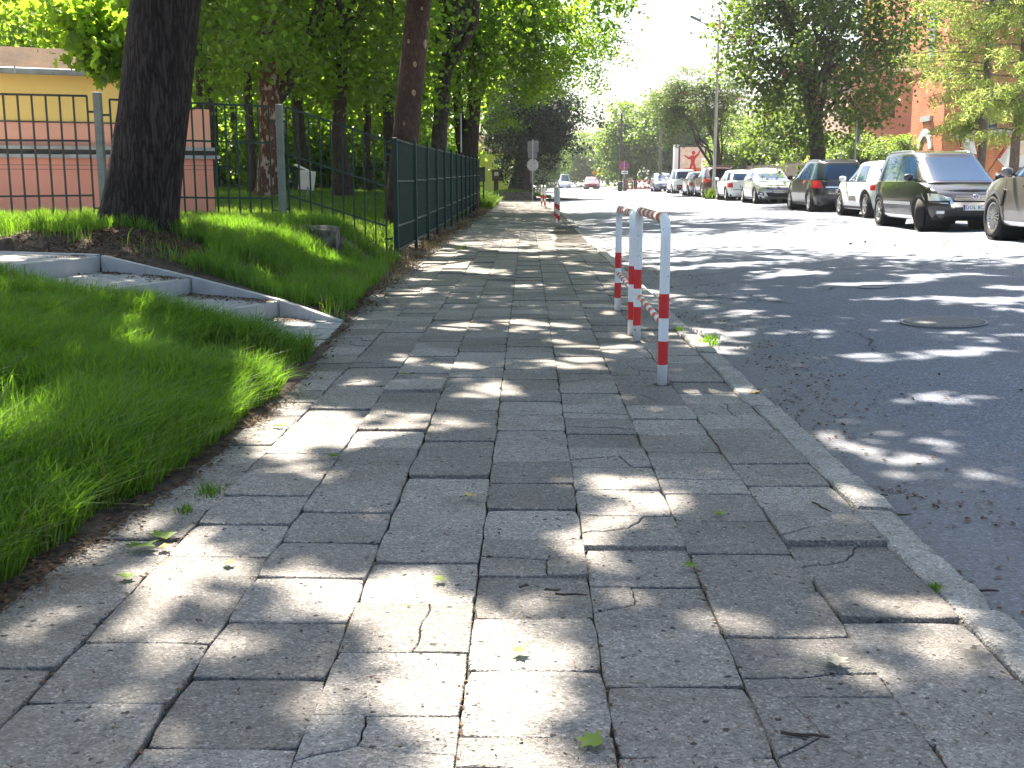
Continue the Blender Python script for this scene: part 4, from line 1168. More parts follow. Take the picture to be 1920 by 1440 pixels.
# park lawn
x, y = scatter(120000, -14, -2.2, 16.9, 46)
k = (x < -2.25) & (x > -.50 * y - .5) & (rg.random(len(x)) < np.interp(y, [17, 24, 46], [1.0, .8, .35])); x, y = x[k], y[k]
hp = HB.xy
du = (x - HB.x) * U.x + (y - HB.y) * U.y; dn = (x - HB.x) * N.x + (y - HB.y) * N.y
k = ~((du > -.1) & (dn < .05)) & ~on_forecourt(x, y); x, y = x[k], y[k]
ln = .09 + .13 * fbm(x, y, 71) + rg.random(len(x)) * .07
g3 = blades('lawn', x, y, ground_h(x, y) - .01, ln, np.interp(y, [17, 46], [.014, .035]), MAT['lawn'], rg, .8); tag(g3, 'sunlit lawn behind the fences in the park', 'lawn', kind='stuff')
# tall grass tuft at the far fence end
x, y = scatter(9000, -3.4, -1.55, 49, 62); ln = .35 + .65 * rg.random(len(x)) * np.interp(x, [-3.4, -1.5], [1, .4])
g4 = blades('verge_grass', x, y, bank_h(x, y) - .05, ln, .05, MAT['lawn'], rg, 1.2); tag(g4, 'tall overhanging grass at the far fence end', 'grass', kind='stuff')
x, y = scatter(5000, -1.9, -1.5, 10.0, 50); k = rg.random(len(x)) < .35 * (fbm(x * 2, y * .9, 5) > .5); x, y = x[k], y[k]
g5 = blades('dry_grass', x - .12, y, bank_h(x - .12, y) - .01, .06 + .14 * rg.random(len(x)), .012, MAT['dry_grass'], rg, 1.2); tag(g5, 'dry straw coloured grass along the fence foot', 'dry grass', kind='stuff')
x, y = scatter(9000, -6.5, -1.5, 1.8, 17); k = cover(x, y) & (x > -.50 * y - .6) & (fbm(x * 1.6, y * 1.6, 33) > .5); x, y = x[k], y[k]
g6 = blades('dry_stalks', x, y, ground_h(x, y) - .01, .10 + .22 * rg.random(len(x)), .0045, MAT['dry_grass'], rg, 1.1); tag(g6, 'thin dry straw stalks among the green grass of the bank', 'dry grass', kind='stuff')
# weeds in the joints
for i, (wx, wy, s, n_) in enumerate([(-1.28, 4.32, .06, 90), (-1.30, 4.05, .035, 40), (1.42, 8.6, .09, 120), (1.50, 8.9, .06, 60), (1.30, 9.4, .05, 40), (-1.2, 20.5, .14, 90), (1.27, 3.3, .03, 24), (1.27, 2.6, .02, 16)]):
    x = wx + rg.normal(0, s * .45, n_); y = wy + rg.normal(0, s * .7, n_)
    x = np.clip(x, wx - s * .8, wx + s * .8); y = np.clip(y, wy - s * 1.2, wy + s * 1.2)
    o = blades('weed_tuft', x - wx, y - wy, np.zeros(n_), .02 + s * .8 * rg.random(n_), .006, MAT['grass'], rg, 1.3); o.location = (wx, wy, float(und(wx, wy)) - .005)
    tag(o, ['green weed tuft in a slab joint by the near bank', 'tiny weed tuft in the joint just before the larger tuft', 'leafy weed tuft at the kerb behind the railing', 'weed tuft on the road side of the kerb by the railing', 'small weed tuft at the kerb past the first railing post', 'grass tuft in the slabs beside the green fence', 'tiny weed in the kerb joint at the near right', 'tiny weed at the kerb in the lower right corner'][i], 'weed', 'weeds in the joints')

# ------------------------------------------------------------------ litter
def flakes(x, y, z, size, mat, name, label, rg, tilt=.25):
    n = len(x); pos = np.stack([x, y, z], 1)
    nrm = rg.normal(size=(n, 3)) * tilt; nrm[:, 2] += 1; nrm /= np.linalg.norm(nrm, axis=1)[:, None]
    tv = rg.normal(size=(n, 3)); tv -= nrm * np.sum(tv * nrm, 1)[:, None]; tv /= np.linalg.norm(tv, axis=1)[:, None]; bv = np.cross(nrm, tv)
    a = size * rg.uniform(.4, 1.3, n); b = a * rg.uniform(.25, .8, n)
    V = np.empty((n, 4, 3))
    for k, (p, q) in enumerate([(-1, -.4), (.2, -1), (1, .3), (-.2, 1)]): V[:, k] = pos + tv * (a * p * .5)[:, None] + bv * (b * q * .5)[:, None]
    o = inst(name, np_mesh(name, V.reshape(-1, 3), np.arange(n)[:, None] * 4 + np.arange(4)[None], mat=mat)); tag(o, label, 'litter', kind='stuff'); return o
xs_, ys_ = [], []
n = 9000; yy = rg.uniform(1.6, 10, n) ; xx = edge_x(yy) + rg.normal(.05, .06, n)
k = (fbm(xx * 3, yy * 1.5, 91) > .42) & (xx < -1.1); xx, yy = xx[k], yy[k]
zz = np.where(xx < edge_x(yy) + .05, ground_h(xx, yy), und(xx, yy)) + .008
flakes(xx, yy, zz, .022, MAT['litter'], 'leaf_litter', 'brown leaf litter along the foot of the grass bank', rg)
n = 26000; yy = rg.uniform(10, 50, n); xx = -1.80 + rg.normal(0, .16, n) - .01 * np.clip(yy - 10, 0, 8)
k = fbm(xx * 3, yy * 1.1, 92) > .40; xx, yy = xx[k], yy[k]
flakes(xx, yy, np.maximum(bank_h(xx, yy), und(xx, yy)) + .012, .04, MAT['litter'], 'leaf_litter', 'brown litter and soil under the green fence', rg)
n = 2000; s_ = rg.uniform(.2, 3.0, n); t_ = np.abs(rg.normal(0, .16, n)) ; k = (fbm(s_ * 4, t_ * 4, 93) > .45); s_, t_ = s_[k], t_[k]
xx = F0.x + AS.x * s_ + WS.x * t_; yy = F0.y + AS.y * s_ + WS.y * t_
flakes(xx, yy, stair_z(s_) + .008, .03, MAT['litter'], 'leaf_litter', 'dry leaf litter gathered on the steps', rg)
n = 9000; xx = -4.0 + rg.normal(0, .75, n); yy = 11.55 + rg.normal(0, .35, n); k = ~in_stairs(xx, yy); xx, yy = xx[k], yy[k]
flakes(xx, yy, ground_h(xx, yy) + .008, .03, MAT['litter'], 'leaf_litter', 'dry brown litter on bare soil under the big tree', rg, .5)
n = 15000; yy = 1.5 + 14 * rg.random(n) ** 1.3; xx = rg.uniform(-1.55, 1.25, n)
k = rg.random(n) < .28 + .6 * (fbm(xx * 1.8, yy * 1.8, 94) > .58); xx, yy = xx[k], yy[k]
flakes(xx, yy, und(xx, yy) + .008, .011, MAT['litter'], 'fine_litter', 'fine dark plant crumbs scattered over the paving slabs', rg)
n = 6500; yy = 1.5 + 16 * rg.random(n); xx = 1.42 + np.abs(rg.normal(0, .5, n))
k = (xx < 3.5) & (rg.random(n) < .12 + .7 * (fbm(xx * 2.2, yy * 1.2, 95) > .56)); xx, yy = xx[k], yy[k]
flakes(xx, yy, road_z(xx) + road_n(xx, yy) + .008, .026, MAT['litter'], 'gutter_litter', 'brown seed and twig litter in the road gutter', rg)
xx, yy = [], []
for (px_, py_) in ((.845, 6.82), (.87, 8.72), (.86, 9.08), (.885, 10.8)):
    aa = rg.uniform(0, 6.28, 110); rr = .034 + np.abs(rg.normal(0, .022, 110)); xx.append(px_ + np.cos(aa) * rr); yy.append(py_ + np.sin(aa) * rr)
xx = np.concatenate(xx); yy = np.concatenate(yy); flakes(xx, yy, und(xx, yy) + .008, .016, MAT['litter'], 'post_dirt', 'dirt and crumbs gathered round the railing posts', rg)
n = 2600; k = rg.integers(-4, 4, n); xx = -.154 + .354 * k + rg.normal(0, .006, n); yy = 1.5 + 9 * rg.random(n); kk = fbm(xx * 5, yy * 2, 97) > .52; xx, yy = xx[kk], yy[kk]
flakes(xx, yy, und(xx, yy) + .004, .016, MAT['litter'], 'joint_litter', 'reddish brown dirt caught in the slab joints', rg)
# single fallen leaves and twigs
LV = MB()
def leaf_obj(px, py, mat, s, label, seed, z=.012, group=None, tm=LEAFM):
    p = at(px, py, 10); d = p - Vector((0, 0, CAMH)); u = (z - CAMH) / d.z; p = Vector((0, 0, CAMH)) + d * u
    T, Fq = tm; r = random.Random(seed); V = [(v[0] * s, (v[1] - .5) * s, abs(v[2]) * s * 2.2 + .05 * s * r.random() + .12 * s * abs(v[0])) for v in T]
    o = inst('fallen_leaf', np_mesh('fallen_leaf', V, Fq, mat=MAT[mat])); o.location = (p.x, p.y, float(und(p.x, p.y)) + z); o.rotation_euler = (r.uniform(-.15, .15), r.uniform(-.15, .15), r.uniform(0, 6.28))
    tag(o, label, 'leaf', group or 'fallen leaves on the paving')
for a in [(880, 932, 'leaf_yellow', .055, 'small yellow leaf on the shaded middle of the slabs', 1), (1350, 966, 'fallen_green', .05, 'pale green leaf on the right-hand slabs below the railing', 2), (1570, 1243, 'leaf_pale', .075, 'crumpled pale leaf on broken slabs at the lower right', 3),
          (1105, 1390, 'fallen_green', .065, 'green leaf at the very bottom middle of the slabs', 4), (975, 1220, 'fallen_green', .05, 'thin green leaf on the bright slab near the bottom', 5), (265, 1030, 'fallen_green', .11, 'largest of the wilted green leaves by the near bank', 6),
          (300, 1008, 'fallen_green', .10, 'wilted green leaf just behind the largest wilted leaf', 7), (235, 1083, 'fallen_green', .06, 'green leaf on the slab nearest the lower left bank', 8), (310, 1028, 'leaf_yellow', .05, 'yellowing leaf touching the wilted green leaves', 9),
          (430, 1057, 'fallen_green', .045, 'thin pale leaf right of the wilted leaves by the bank', 10), (1296, 1060, 'fallen_green', .05, 'green seed wing lying on a slab joint at right', 11), (525, 800, 'fallen_green', .08, 'green leaf on the sunny slab beside the bank', 12),
          (630, 858, 'fallen_green', .06, 'curled green leaf on the slabs left of the middle', 13), (1418, 735, 'leaf_yellow', .07, 'yellow green leaf standing at the kerb edge', 14), (822, 1085, 'fallen_green', .045, 'green leaf scrap on the sunlit slabs near the raised edge', 15), (760, 700, 'fallen_green', .06, 'green leaf among the sun spots on the far slabs', 16)]:
    leaf_obj(*a)
def twig(px, py, L, ang, label, seed, r_=.004, z=.010, road_side=False):
    p = at(px, py, 10); d = p - Vector((0, 0, CAMH)); u = ((z if not road_side else z - .03) - CAMH) / d.z; p = Vector((0, 0, CAMH)) + d * u
    r = random.Random(seed); P = []; dx, dy = math.cos(ang), math.sin(ang)
    for i in range(5): t_ = i / 4 - .5; P.append((dx * L * t_ + r.uniform(-.006, .006), dy * L * t_ + r.uniform(-.006, .006), r.uniform(0, .006)))
    o = MB().tube(P, [r_, r_ * 1.1, r_, r_ * .9, r_ * .6], 5).obj('twig', MAT['twig_wood'])
    zz = float(und(p.x, p.y)) if not road_side else road_z(p.x)
    o.location = (p.x, p.y, zz + z); tag(o, label, 'twig', 'twigs on the ground')
for a in [(1510, 1380, .10, -.1, 'straight dark twig on the lowest right slabs', 1), (1035, 1105, .055, .05, 'short dark twig on the middle slabs, right of a pair', 2), (1070, 1113, .09, -.15, 'thin brown twig under the green scrap on middle slabs', 3), (985, 1097, .035, .5, 'stubby twig left of the pair on the middle slabs', 4),
          (1540, 955, .12, -1.2, 'curved twig lying along the slab next to the kerb', 5)]: twig(*a)
for a in [(1640, 920, .10, -.3, 'forked twig on the asphalt beside the near kerb', 6), (1690, 957, .09, .2, 'thin twig on the asphalt right of the forked twig', 7), (1850, 1098, .09, -.1, 'twig with leaf scrap on the lower right asphalt', 8)]: twig(*a, road_side=True)
# ------------------------------------------------------------------ red and white railings
def railing(label, x, y0, y1, H=1.0, x1=None, group='red and white railings at the kerb'):
    L = y1 - y0; e = empty('railing', (x, y0, 0)); tag(e, label, 'railing', group)
    if x1 is not None: e.rotation_euler = (0, 0, -math.atan2(x1 - x, L))
    r = .031; c = .13; P = [(0, 0, -.05)]
    for k in range(3): P.append((0, 0, .3 + k * .25))
    for k in range(7): a = k / 6 * math.pi / 2; P.append((0, c * (1 - math.cos(a)), H - c + c * math.sin(a)))
    for k in range(7): a = k / 6 * math.pi / 2; P.append((0, L - c + c * math.sin(a), H - c + c * math.cos(a)))
    for k in range(3): P.append((0, L, .8 - k * .25))
    P.append((0, L, -.05))
    mb = MB(); mb.sm = True; mb.tube(P, r, 14); mb.obj('frame', MAT['paint_white'], e)
    for yy in (0, L):
        for (a, b) in ((.125, .272), (.415, .565)):
            mb = MB(); mb.sm = True; mb.tube([(0, yy, a), (0, yy, b)], r + .0012, 14, cap=False); mb.obj('red_band', MAT['paint_red'], e)
    mb = MB(); mb.sm = True; mb.tube([(0, r * .8, .37), (0, L - r * .8, .37)], .021, 12); mb.obj('middle_bar', MAT['paint_white'], e)
    n = 6
    for k in range(n):
        ya = .10 + (L - .2) * k / n; yb = ya + (L - .2) / n * .5
        mb = MB(); mb.sm = True; mb.tube([(0, ya, .37), (0, yb, .37)], .0222, 12, cap=False); mb.obj('faded_band', MAT['paint_red_faded'], e)
    n = 5
    for k in range(n):
        ya = .15 + (L - .3) * k / n; w_ = (L - .3) / n
        mb = MB(); mb.sm = True; mb.tube([(0, ya, H), (0, ya + w_ * .5, H)], r + .0012, 12, cap=False); mb.obj('faded_band', MAT['paint_red_faded'], e)
        mb = MB(); mb.sm = True; mb.tube([(0, ya + w_ * .5, H), (0, ya + w_, H)], r + .0012, 12, cap=False); mb.obj('faded_band', MAT['paint_cream_faded'], e)
    return e
railing('nearest red and white tube railing on the kerb side', .845, 6.82, 8.72, 1.02, .87)
railing('second red and white tube railing just behind the nearest', .86, 9.08, 10.80, .985, .885)
railing('third red and white railing, past the sunlit crossing', .90, 31.8, 33.6, 1.02)
railing('fourth red and white railing, just behind the third', .885, 33.9, 35.7, 1.02)
railing('fifth red and white railing, far along the kerb', .82, 51.0, 52.8, 1.0)
railing('farthest red and white railing at the kerb', .70, 53.4, 55.2, 1.0)

# ------------------------------------------------------------------ lamp post, signs
lp = empty('street_lamp', (10.15, 61.4, .2)); tag(lp, 'tall grey street lamp standing among the parked cars', 'street lamp')
mb = MB(); mb.sm = True; mb.tube([(0, 0, 0), (0, 0, 1.2), (0, 0, 1.25), (0, 0, 5), (0, 0, 8.6), (-.1, 0, 8.85), (-.35, 0, 9.05), (-1.0, 0, 9.35)], [.11, .11, .085, .075, .06, .055, .05, .045], 14); mb.obj('pole', MAT['galvanised'], lp)
o = MB().bbox((0, 0, 0), (.62, .26, .11), .03).obj('lamp_head', MAT['sign_back'], lp); o.location = (-1.25, 0, 9.48); o.rotation_euler = (0, .42, 0)
mb = MB(); 
x = rng.normal(0, .22, 160); y = rng.normal(0, .2, 160)
o = blades('plant', x, y, np.zeros(160), .25 + .5 * rng.random(160), .06, MAT['chestnut_leaf'], rng, 1.0); o.location = (10.1, 61.0, .25); tag(o, 'weedy green plant at the foot of the street lamp', 'plant')

def pole(name, label, x, y, h, r, mat='galvanised', z=0, cat='pole', group=None):
    o = MB().tube([(0, 0, -.1), (0, 0, h)], [r, r * .6], 10).obj(name, MAT[mat]); o.location = (x, y, z); tag(o, label, cat, group); return o
pole('utility_pole', 'dark tapering pole beside the no stopping sign', 9.1, 110, 7.6, .17, 'wood_dark')
pole('utility_pole', 'grey concrete pole behind the farthest parked car', 11.4, 97, 6.9, .17, 'old_concrete', .3)
for i, x in enumerate((8.9, 10.1, 11.6)):
    pole('far_pole', ('leftmost', 'middle', 'rightmost')[i] + ' of three thin grey poles far down the street', x, 150 + 8 * i, 7.2 - i, .09, 'old_concrete', 0, 'pole', 'thin far poles')

sg = empty('traffic_sign', (.34, 69, .0)); sg.scale = (.85, 1, .88); tag(sg, 'back of a grey traffic sign with round and square plates', 'traffic sign')
MB().tube([(0, 0, 0), (0, 0, 4.2)], .04, 8).obj('pole', MAT['galvanised'], sg)
MB().bbox((.02, -.0, 3.72), (.80, .03, .74), .01).obj('square_plate', MAT['sign_back'], sg)
MB().bbox((-.02, -.0, 3.13), (.64, .03, .40), .01).obj('plate', MAT['sign_back'], sg)
MB().lathe([(.001, -.015), (.42, -.015), (.42, .015), (.001, .015)], 28, axis='Y', c=(0, 0, 2.47)).obj('round_plate', MAT['zinc'], sg)
MB().bbox((0, -.0, 1.62), (.34, .03, .80), .01).obj('plate', MAT['sign_back'], sg)
for z in (3.9, 3.5, 2.47, 1.7): MB().bbox((0, -.03, z), (.14, .03, .05), .005).obj('clamp', MAT['galvanised'], sg)

ns = empty('no_stopping_sign', (9.35, 109, .2)); tag(ns, 'round blue and red no stopping sign with white plate below', 'traffic sign')
MB().tube([(0, 0, 0), (0, 0, 2.9)], .05, 8).obj('pole', MAT['galvanised'], ns)
def disc(name, r, y, mat, parent, z): return MB().lathe([(.001, -.01), (r, -.01), (r, .01), (.001, .01)], 28, axis='Y', c=(0, y, z)).obj(name, MAT[mat], parent)
disc('rim_disc', .42, 0, 'sign_red', ns, 2.42); disc('blue_disc', .33, -.025, 'sign_blue', ns, 2.42)
for a in (.785, -.785): MB().box((0, -.04, 2.42), (.66, .012, .08), rot=Matrix.Rotation(a, 3, 'Y')).obj('red_bar', MAT['sign_red'], ns).location.y = -.003 * (a > 0)
MB().bbox((.05, -.01, 1.80), (.62, .03, .30), .01).obj('white_plate', MAT['white_plastic'], ns)
MB().box((.05, -.028, 1.80), (.40, .006, .07)).obj('arrow', MAT['plate_ink'], ns)
MB().bbox((.1, .1, .6), (.32, .3, 1.5), .02).obj('concrete_foot', MAT['old_concrete'], ns)
bn = MB(); bn.sm = False; bn.lathe([(.22, 0), (.26, .75), (.28, .8), (.2, .95), (.02, 1.0)], 14); o = bn.obj('waste_bin', MAT['black_plastic']); o.location = (8.95, 108.5, .2); tag(o, 'dark waste bin at the foot of the no stopping sign', 'bin')

ys_s = empty('yellow_sign', (8.6, 135, .15)); tag(ys_s, 'pair of small yellow road signs on a post far away', 'traffic sign')
MB().tube([(0, 0, 0), (0, 0, 2.7)], .05, 8).obj('pole', MAT['paint_green_bar'], ys_s)
MB().bbox((.1, 0, 2.2), (.85, .04, .72), .01).obj('plate', MAT['sign_yellow'], ys_s)
MB().bbox((-.65, 0, 2.0), (.45, .04, .40), .01).obj('plate', MAT['lens_orange'], ys_s)
MB().box((.1, -.025, 2.25), (.10, .01, .35)).obj('mark', MAT['plate_ink'], ys_s); MB().box((.25, -.025, 2.25), (.10, .01, .35)).obj('mark', MAT['plate_ink'], ys_s)
# red and white pedestrian barrier far right
rb = empty('street_barrier', (9.9, 112, .25)); tag(rb, 'low red street barrier along the far right kerb', 'barrier')
for z in (.25, 1.0): MB().tube([(0, 0, z), (3.3, 2.5, z)], .04, 6).obj('rail', MAT['paint_red_faded'], rb)
bb = MB().box((0, 0, .5), (.05, .05, 1.05)).mesh('bar', MAT['paint_red'])
bw = MB().box((0, 0, .5), (.05, .05, 1.05)).mesh('bar', MAT['paint_white'])
for k in range(15): inst('bar', bb if k % 2 == 0 else bw, rb, (3.3 * k / 14, 2.5 * k / 14, .02))

# billboard
bx = empty('poster_case', (13.5, 93, .55)); bx.scale = (1.15, 1, 1.25); tag(bx, 'poster case with a red figure on orange ground', 'billboard')
MB().bbox((.0, 0, 1.55), (1.95, .5, 2.45), .03).obj('case', MAT['black_plastic'], bx)
MB().bbox((-1.12, .15, 1.55), (.34, .6, 2.6), .03).obj('side_box', MAT['white_plastic'], bx)
MB().bbox((0, 0, .15), (1.2, .4, .5), .02).obj('foot', MAT['black_plastic'], bx)
MB().box((.0, -.257, 1.62), (1.74, .01, 2.15)).obj('poster', MAT['poster_pale'], bx)
MB().box((.1, -.265, .98), (1.5, .006, .80)).obj('poster_ground', MAT['poster_orange'], bx)
fig = [(-.66, .40), (-.62, .46), (-.30, .30), (-.12, .42), (-.02, .44), (.10, .40), (.30, .52), (.50, .80), (.55, .76), (.38, .42), (.16, .18), (.12, -.05), (.26, -.45), (.30, -.95), (.20, -.97), (.12, -.55), (.0, -.22), (-.14, -.50), (-.40, -.80), (-.47, -.73), (-.24, -.38), (-.14, -.02), (-.16, .16), (-.34, .18)]
MB().prism([(.13 * math.cos(k * .524) + .02, .13 * math.sin(k * .524) + .58) for k in range(12)], -.006, 0, Matrix.Translation((0.05, -.272, 1.75)) @ Matrix.Rotation(math.pi / 2, 4, 'X')).obj('poster_head', MAT['poster_red'], bx)
MB().prism([(x, z) for x, z in fig], -.006, 0, Matrix.Translation((0.05, -.272, 1.75)) @ Matrix.Rotation(math.pi / 2, 4, 'X')).obj('poster_figure', MAT['poster_red'], bx)
rs = empty('shop_sign', (13.9, 87, .55)); tag(rs, 'small red and white round sign right of the poster case', 'sign')
MB().tube([(0, 0, 0), (0, 0, 2.4)], .03, 6).obj('pole', MAT['galvanised'], rs); MB().bbox((0, 0, 2.0), (1.1, .04, .75), .01).obj('panel', MAT['white_plastic'], rs)
disc('red_disc', .22, -.04, 'sign_red', rs, 2.05).location.x = .15
MB().box((-.32, -.025, 2.1), (.28, .01, .1)).obj('red_stripe', MAT['sign_red'], rs)
# square sign back beside the chestnut trunk
qs = empty('sign_post', (12.25, 42.5, .45)); tag(qs, 'grey sign post with a narrow plate before the chestnut', 'sign')
MB().tube([(0, 0, 0), (0, 0, 3.0)], .035, 8).obj('pole', MAT['galvanised'], qs); MB().bbox((.06, 0, 2.55), (.16, .05, .75), .01).obj('plate', MAT['sign_back'], qs)
pole('slim_pole', 'slim grey pole left of the chestnut sign post', 12.0, 43.5, 2.0, .025, 'galvanised', .45)

# dark board fence on the right
bfn = empty('board_fence', (12.7, 44, .5)); tag(bfn, 'dark board fence behind the parked cars on the right', 'fence')
bd = [MB().bbox((0, 0, h / 2), (.022, .155, h), .004).mesh('board', MAT['wood_dark']) for h in (1.58, 1.62, 1.55)]
for k in range(170): inst('board', bd[k % 3], bfn, (.004 * k, -1.5 + k * .17, 0), (0, 0, 0))
for z in (.35, 1.3): MB().bar((.04, -1.5, z), (.72, 27.5, z), .04, .09).obj('rail', MAT['wood_dark'], bfn)
for k in range(13): MB().bbox((.06 + .05 * k, -1.5 + k * 2.4, .85), (.09, .09, 1.8), .01).obj('post', MAT['old_concrete'], bfn)

# planter wall, lime wall at the sidewalk end
pw = empty('planter_wall', (-.72, 72.5, 0)); tag(pw, 'low dark concrete planter wall across the sidewalk end', 'wall')
for k in range(2): MB().bbox((-.55 + k * 1.06, 0, .25), (1.04, .3, .55), .015).obj('block', MAT['old_concrete'], pw)
V = []; Q = []
for i in range(9):
    for j in range(5):
        x = -4 + i; y = 72.7 + j * 2.5; V.append((x, y, .50 * math.exp(-((x + 1) / 1.9) ** 2) * (1 if j < 4 else .8) + .02))
for j in range(4):
    for i in range(8): a = j * 9 + i; Q.append((a, a + 1, a + 10, a + 9))
tag(inst('planted_mound', np_mesh('planted_mound', V, Q, mat=MAT['soil'], smooth=True)), kind='structure')
x, y = rng.uniform(-3, 1.6, 2500), rng.uniform(72.8, 78, 2500)
o = blades('mound_grass', x, y, .50 * np.exp(-((x + 1) / 1.9) ** 2), .1 + .2 * rng.random(2500), .04, MAT['lawn'], rng, 1); tag(o, 'grass on the planted mound at the sidewalk end', 'grass', kind='stuff')
lw = empty('lime_house', (-3.0, 86, .2)); tag(lw, 'lime green house wall glimpsed at the sidewalk end', 'house')
MB().box((0, 1.5, 1.6), (4.6, 3, 3.2)).obj('wall', MAT['plaster_lime'], lw)
MB().add([(-2.6, -.2, 3.2), (2.6, -.2, 3.2), (2.6, 3.2, 3.2), (-2.6, 3.2, 3.2), (-2.6, 1.5, 4.4), (2.6, 1.5, 4.4)], [(0, 1, 5, 4), (2, 3, 4, 5), (0, 4, 3), (1, 2, 5), (0, 3, 2, 1)]).obj('roof', MAT['roof_felt'], lw)
MB().box((-.6, -.02, 1.5), (.8, .04, 1.1)).obj('window', MAT['window_pane'], lw)
nb = empty('notice_box', (-2.0, 76, 1.0)); tag(nb, 'small dark wooden notice box with white paper', 'notice box')
MB().bbox((0, 0, .6), (.75, .2, .75), .02).obj('case', MAT['wood_dark'], nb); MB().box((-.05, -.11, .68), (.32, .01, .26)).obj('paper', MAT['white_plastic'], nb); MB().tube([(-.1, .05, -1.5), (-.1, .05, .3)], .16, 8).obj('post', MAT['bark_plain'], nb)

# ------------------------------------------------------------------ brick church on the right
ch = empty('brick_church', (20, 55, .4)); tag(ch, 'red brick church with corner tower, porch and arched portal', 'church')
def cbox(name, x0, x1, y0, y1, z0, z1, mat, parent=ch):
    return MB().box(((x0 + x1) / 2 - 20, (y0 + y1) / 2 - 55, (z0 + z1) / 2 - .4), (x1 - x0, y1 - y0, z1 - z0)).obj(name, MAT[mat], parent)
cbox('tower_wall', 20, 24.2, 55, 59.6, .2, 19, 'brick')
cbox('nave_wall', 22.5, 44, 55.9, 78, .2, 14, 'brick')
cbox('tower_band', 19.93, 24.27, 54.93, 59.67, 6.6, 6.8, 'brick_light')
cbox('tower_plinth', 19.9, 24.3, 54.9, 59.7, .2, 1.0, 'brick_light')
cbox('buttress', 26.2, 27.2, 54.9, 55.9, .2, 9, 'brick')
# portal on the street side of the tower (faces -X)
def arch_pts(w, h, n=10):
    P = [(-w, 0)]; P += [(-w * math.cos(math.pi * k / n), h - w + w * math.sin(math.pi * k / n)) for k in range(n + 1)]; P += [(w, 0)]; return P
def arch_face(name, yc, z0, w, h, th, mat, x, parent=ch):
    P = arch_pts(w, h); M4 = Matrix(((0, 0, -1, x - 20), (-1, 0, 0, yc - 55), (0, 1, 0, z0 - .4), (0, 0, 0, 1)))
    return MB().prism(P, 0, th, M4).obj(name, MAT[mat], parent)
def arch_ring(name, yc, z0, w0, w1, h, mat, x, th):
    n = 14; mb = MB(); V = []; F = []
    for k in range(n + 1):
        a = math.pi * k / n
        for w in (w0, w1):
            for dx in (0, -th): V.append((x + dx - 20, yc - w * math.cos(a) - 55, z0 + h + w * math.sin(a) - .4))
    for k in range(n):
        b = 4 * k
        F += [(b + 1, b + 3, b + 7, b + 5), (b, b + 4, b + 6, b + 2), (b + 2, b + 6, b + 7, b + 3), (b, b + 1, b + 5, b + 4)]
    F += [(0, 2, 3, 1), (4 * n, 4 * n + 1, 4 * n + 3, 4 * n + 2)]
    return mb.add(V, F).obj(name, MAT[mat], ch)
arch_face('portal_recess', 57.2, .4, .62, 3.0, .03, 'brick_light', 19.995)
arch_ring('portal_arch', 57.2, .4, .64, .98, 2.4, 'white_plastic', 19.99, .10)
for s_ in (-1, 1): cbox('portal_jamb', 19.9, 20, 57.2 + s_ * .81 - .17, 57.2 + s_ * .81 + .17, .4, 2.8, 'brick_light')
arch_face('portal_door', 57.0, .4, .42, 2.1, .05, 'wood_dark', 19.96)
cbox('portal_cap', 19.86, 20, 56.5, 57.9, 4.15, 4.4, 'zinc')
arch_face('tower_window', 57.2, 7.2, .45, 2.4, .04, 'window_pane', 19.99)
arch_ring('window_arch', 57.2, 7.2, .47, .70, 1.95, 'brick_light', 19.99, .06)
# windows on the shaded side facing the camera
def win_front(x, y, z0, w, h):
    P = arch_pts(w, h); M4 = Matrix(((1, 0, 0, x - 20), (0, 0, -1, y - 55), (0, 1, 0, z0 - .4), (0, 0, 0, 1)))
    o = MB().prism([(a * 1.25, b * 1.06 - .08) for a, b in P], -.03, .05, M4).obj('window', MAT['brick_light'], ch)
    MB().prism(P, .055, .075, M4).obj('pane', MAT['window_pane'], o)
    MB().prism([(-.03, .1), (.03, .1), (.03, h - .1), (-.03, h - .1)], .078, .10, M4).obj('mullion', MAT['zinc'], o)
    for k in range(1, 4): MB().prism([(-w * .95, h * k / 4.6 - .02), (w * .95, h * k / 4.6 - .02), (w * .95, h * k / 4.6 + .02), (-w * .95, h * k / 4.6 + .02)], .078, .098, M4).obj('glazing_bar', MAT['zinc'], o)
win_front(22.1, 55, 3.2, .45, 2.4); win_front(22.1, 55, 8.3, .5, 2.6); win_front(25.0, 55.9, 4.6, .6, 3.4); win_front(29.5, 55.9, 4.6, .6, 3.4)
# porch
cbox('porch_wall', 18.25, 32, 44.0, 47.8, .2, 2.95, 'brick')
cbox('porch_link', 21.2, 32, 47.8, 55.9, .2, 2.8, 'brick')
cbox('porch_cornice', 18.0, 32.2, 43.75, 48.0, 2.95, 3.07, 'zinc'); cbox('porch_cornice', 17.85, 32.3, 43.6, 48.1, 3.07, 3.2, 'zinc')
cbox('poster', 18.55, 19.25, 43.95, 43.98, 1.75, 2.75, 'white_plastic')
cbox('poster_print', 18.62, 19.18, 43.93, 43.955, 2.2, 2.68, 'poster_pale'); cbox('poster_print', 18.75, 19.0, 43.93, 43.955, 1.85, 2.1, 'sign_back')
cbox('porch_string', 18.15, 20.3, 43.85, 44, 1.35, 1.55, 'plaster_rose')
cbox('porch_door', 20.5, 22.2, 43.93, 43.99, .3, 2.45, 'black_plastic')
cbox('door_notice', 20.65, 20.95, 43.90, 43.925, 1.35, 1.65, 'white_plastic'); cbox('door_notice', 21.3, 21.75, 43.90, 43.925, 1.1, 1.5, 'white_plastic')
cbox('wall_lamp', 21.0, 21.4, 43.6, 44, 2.52, 2.7, 'galvanised')
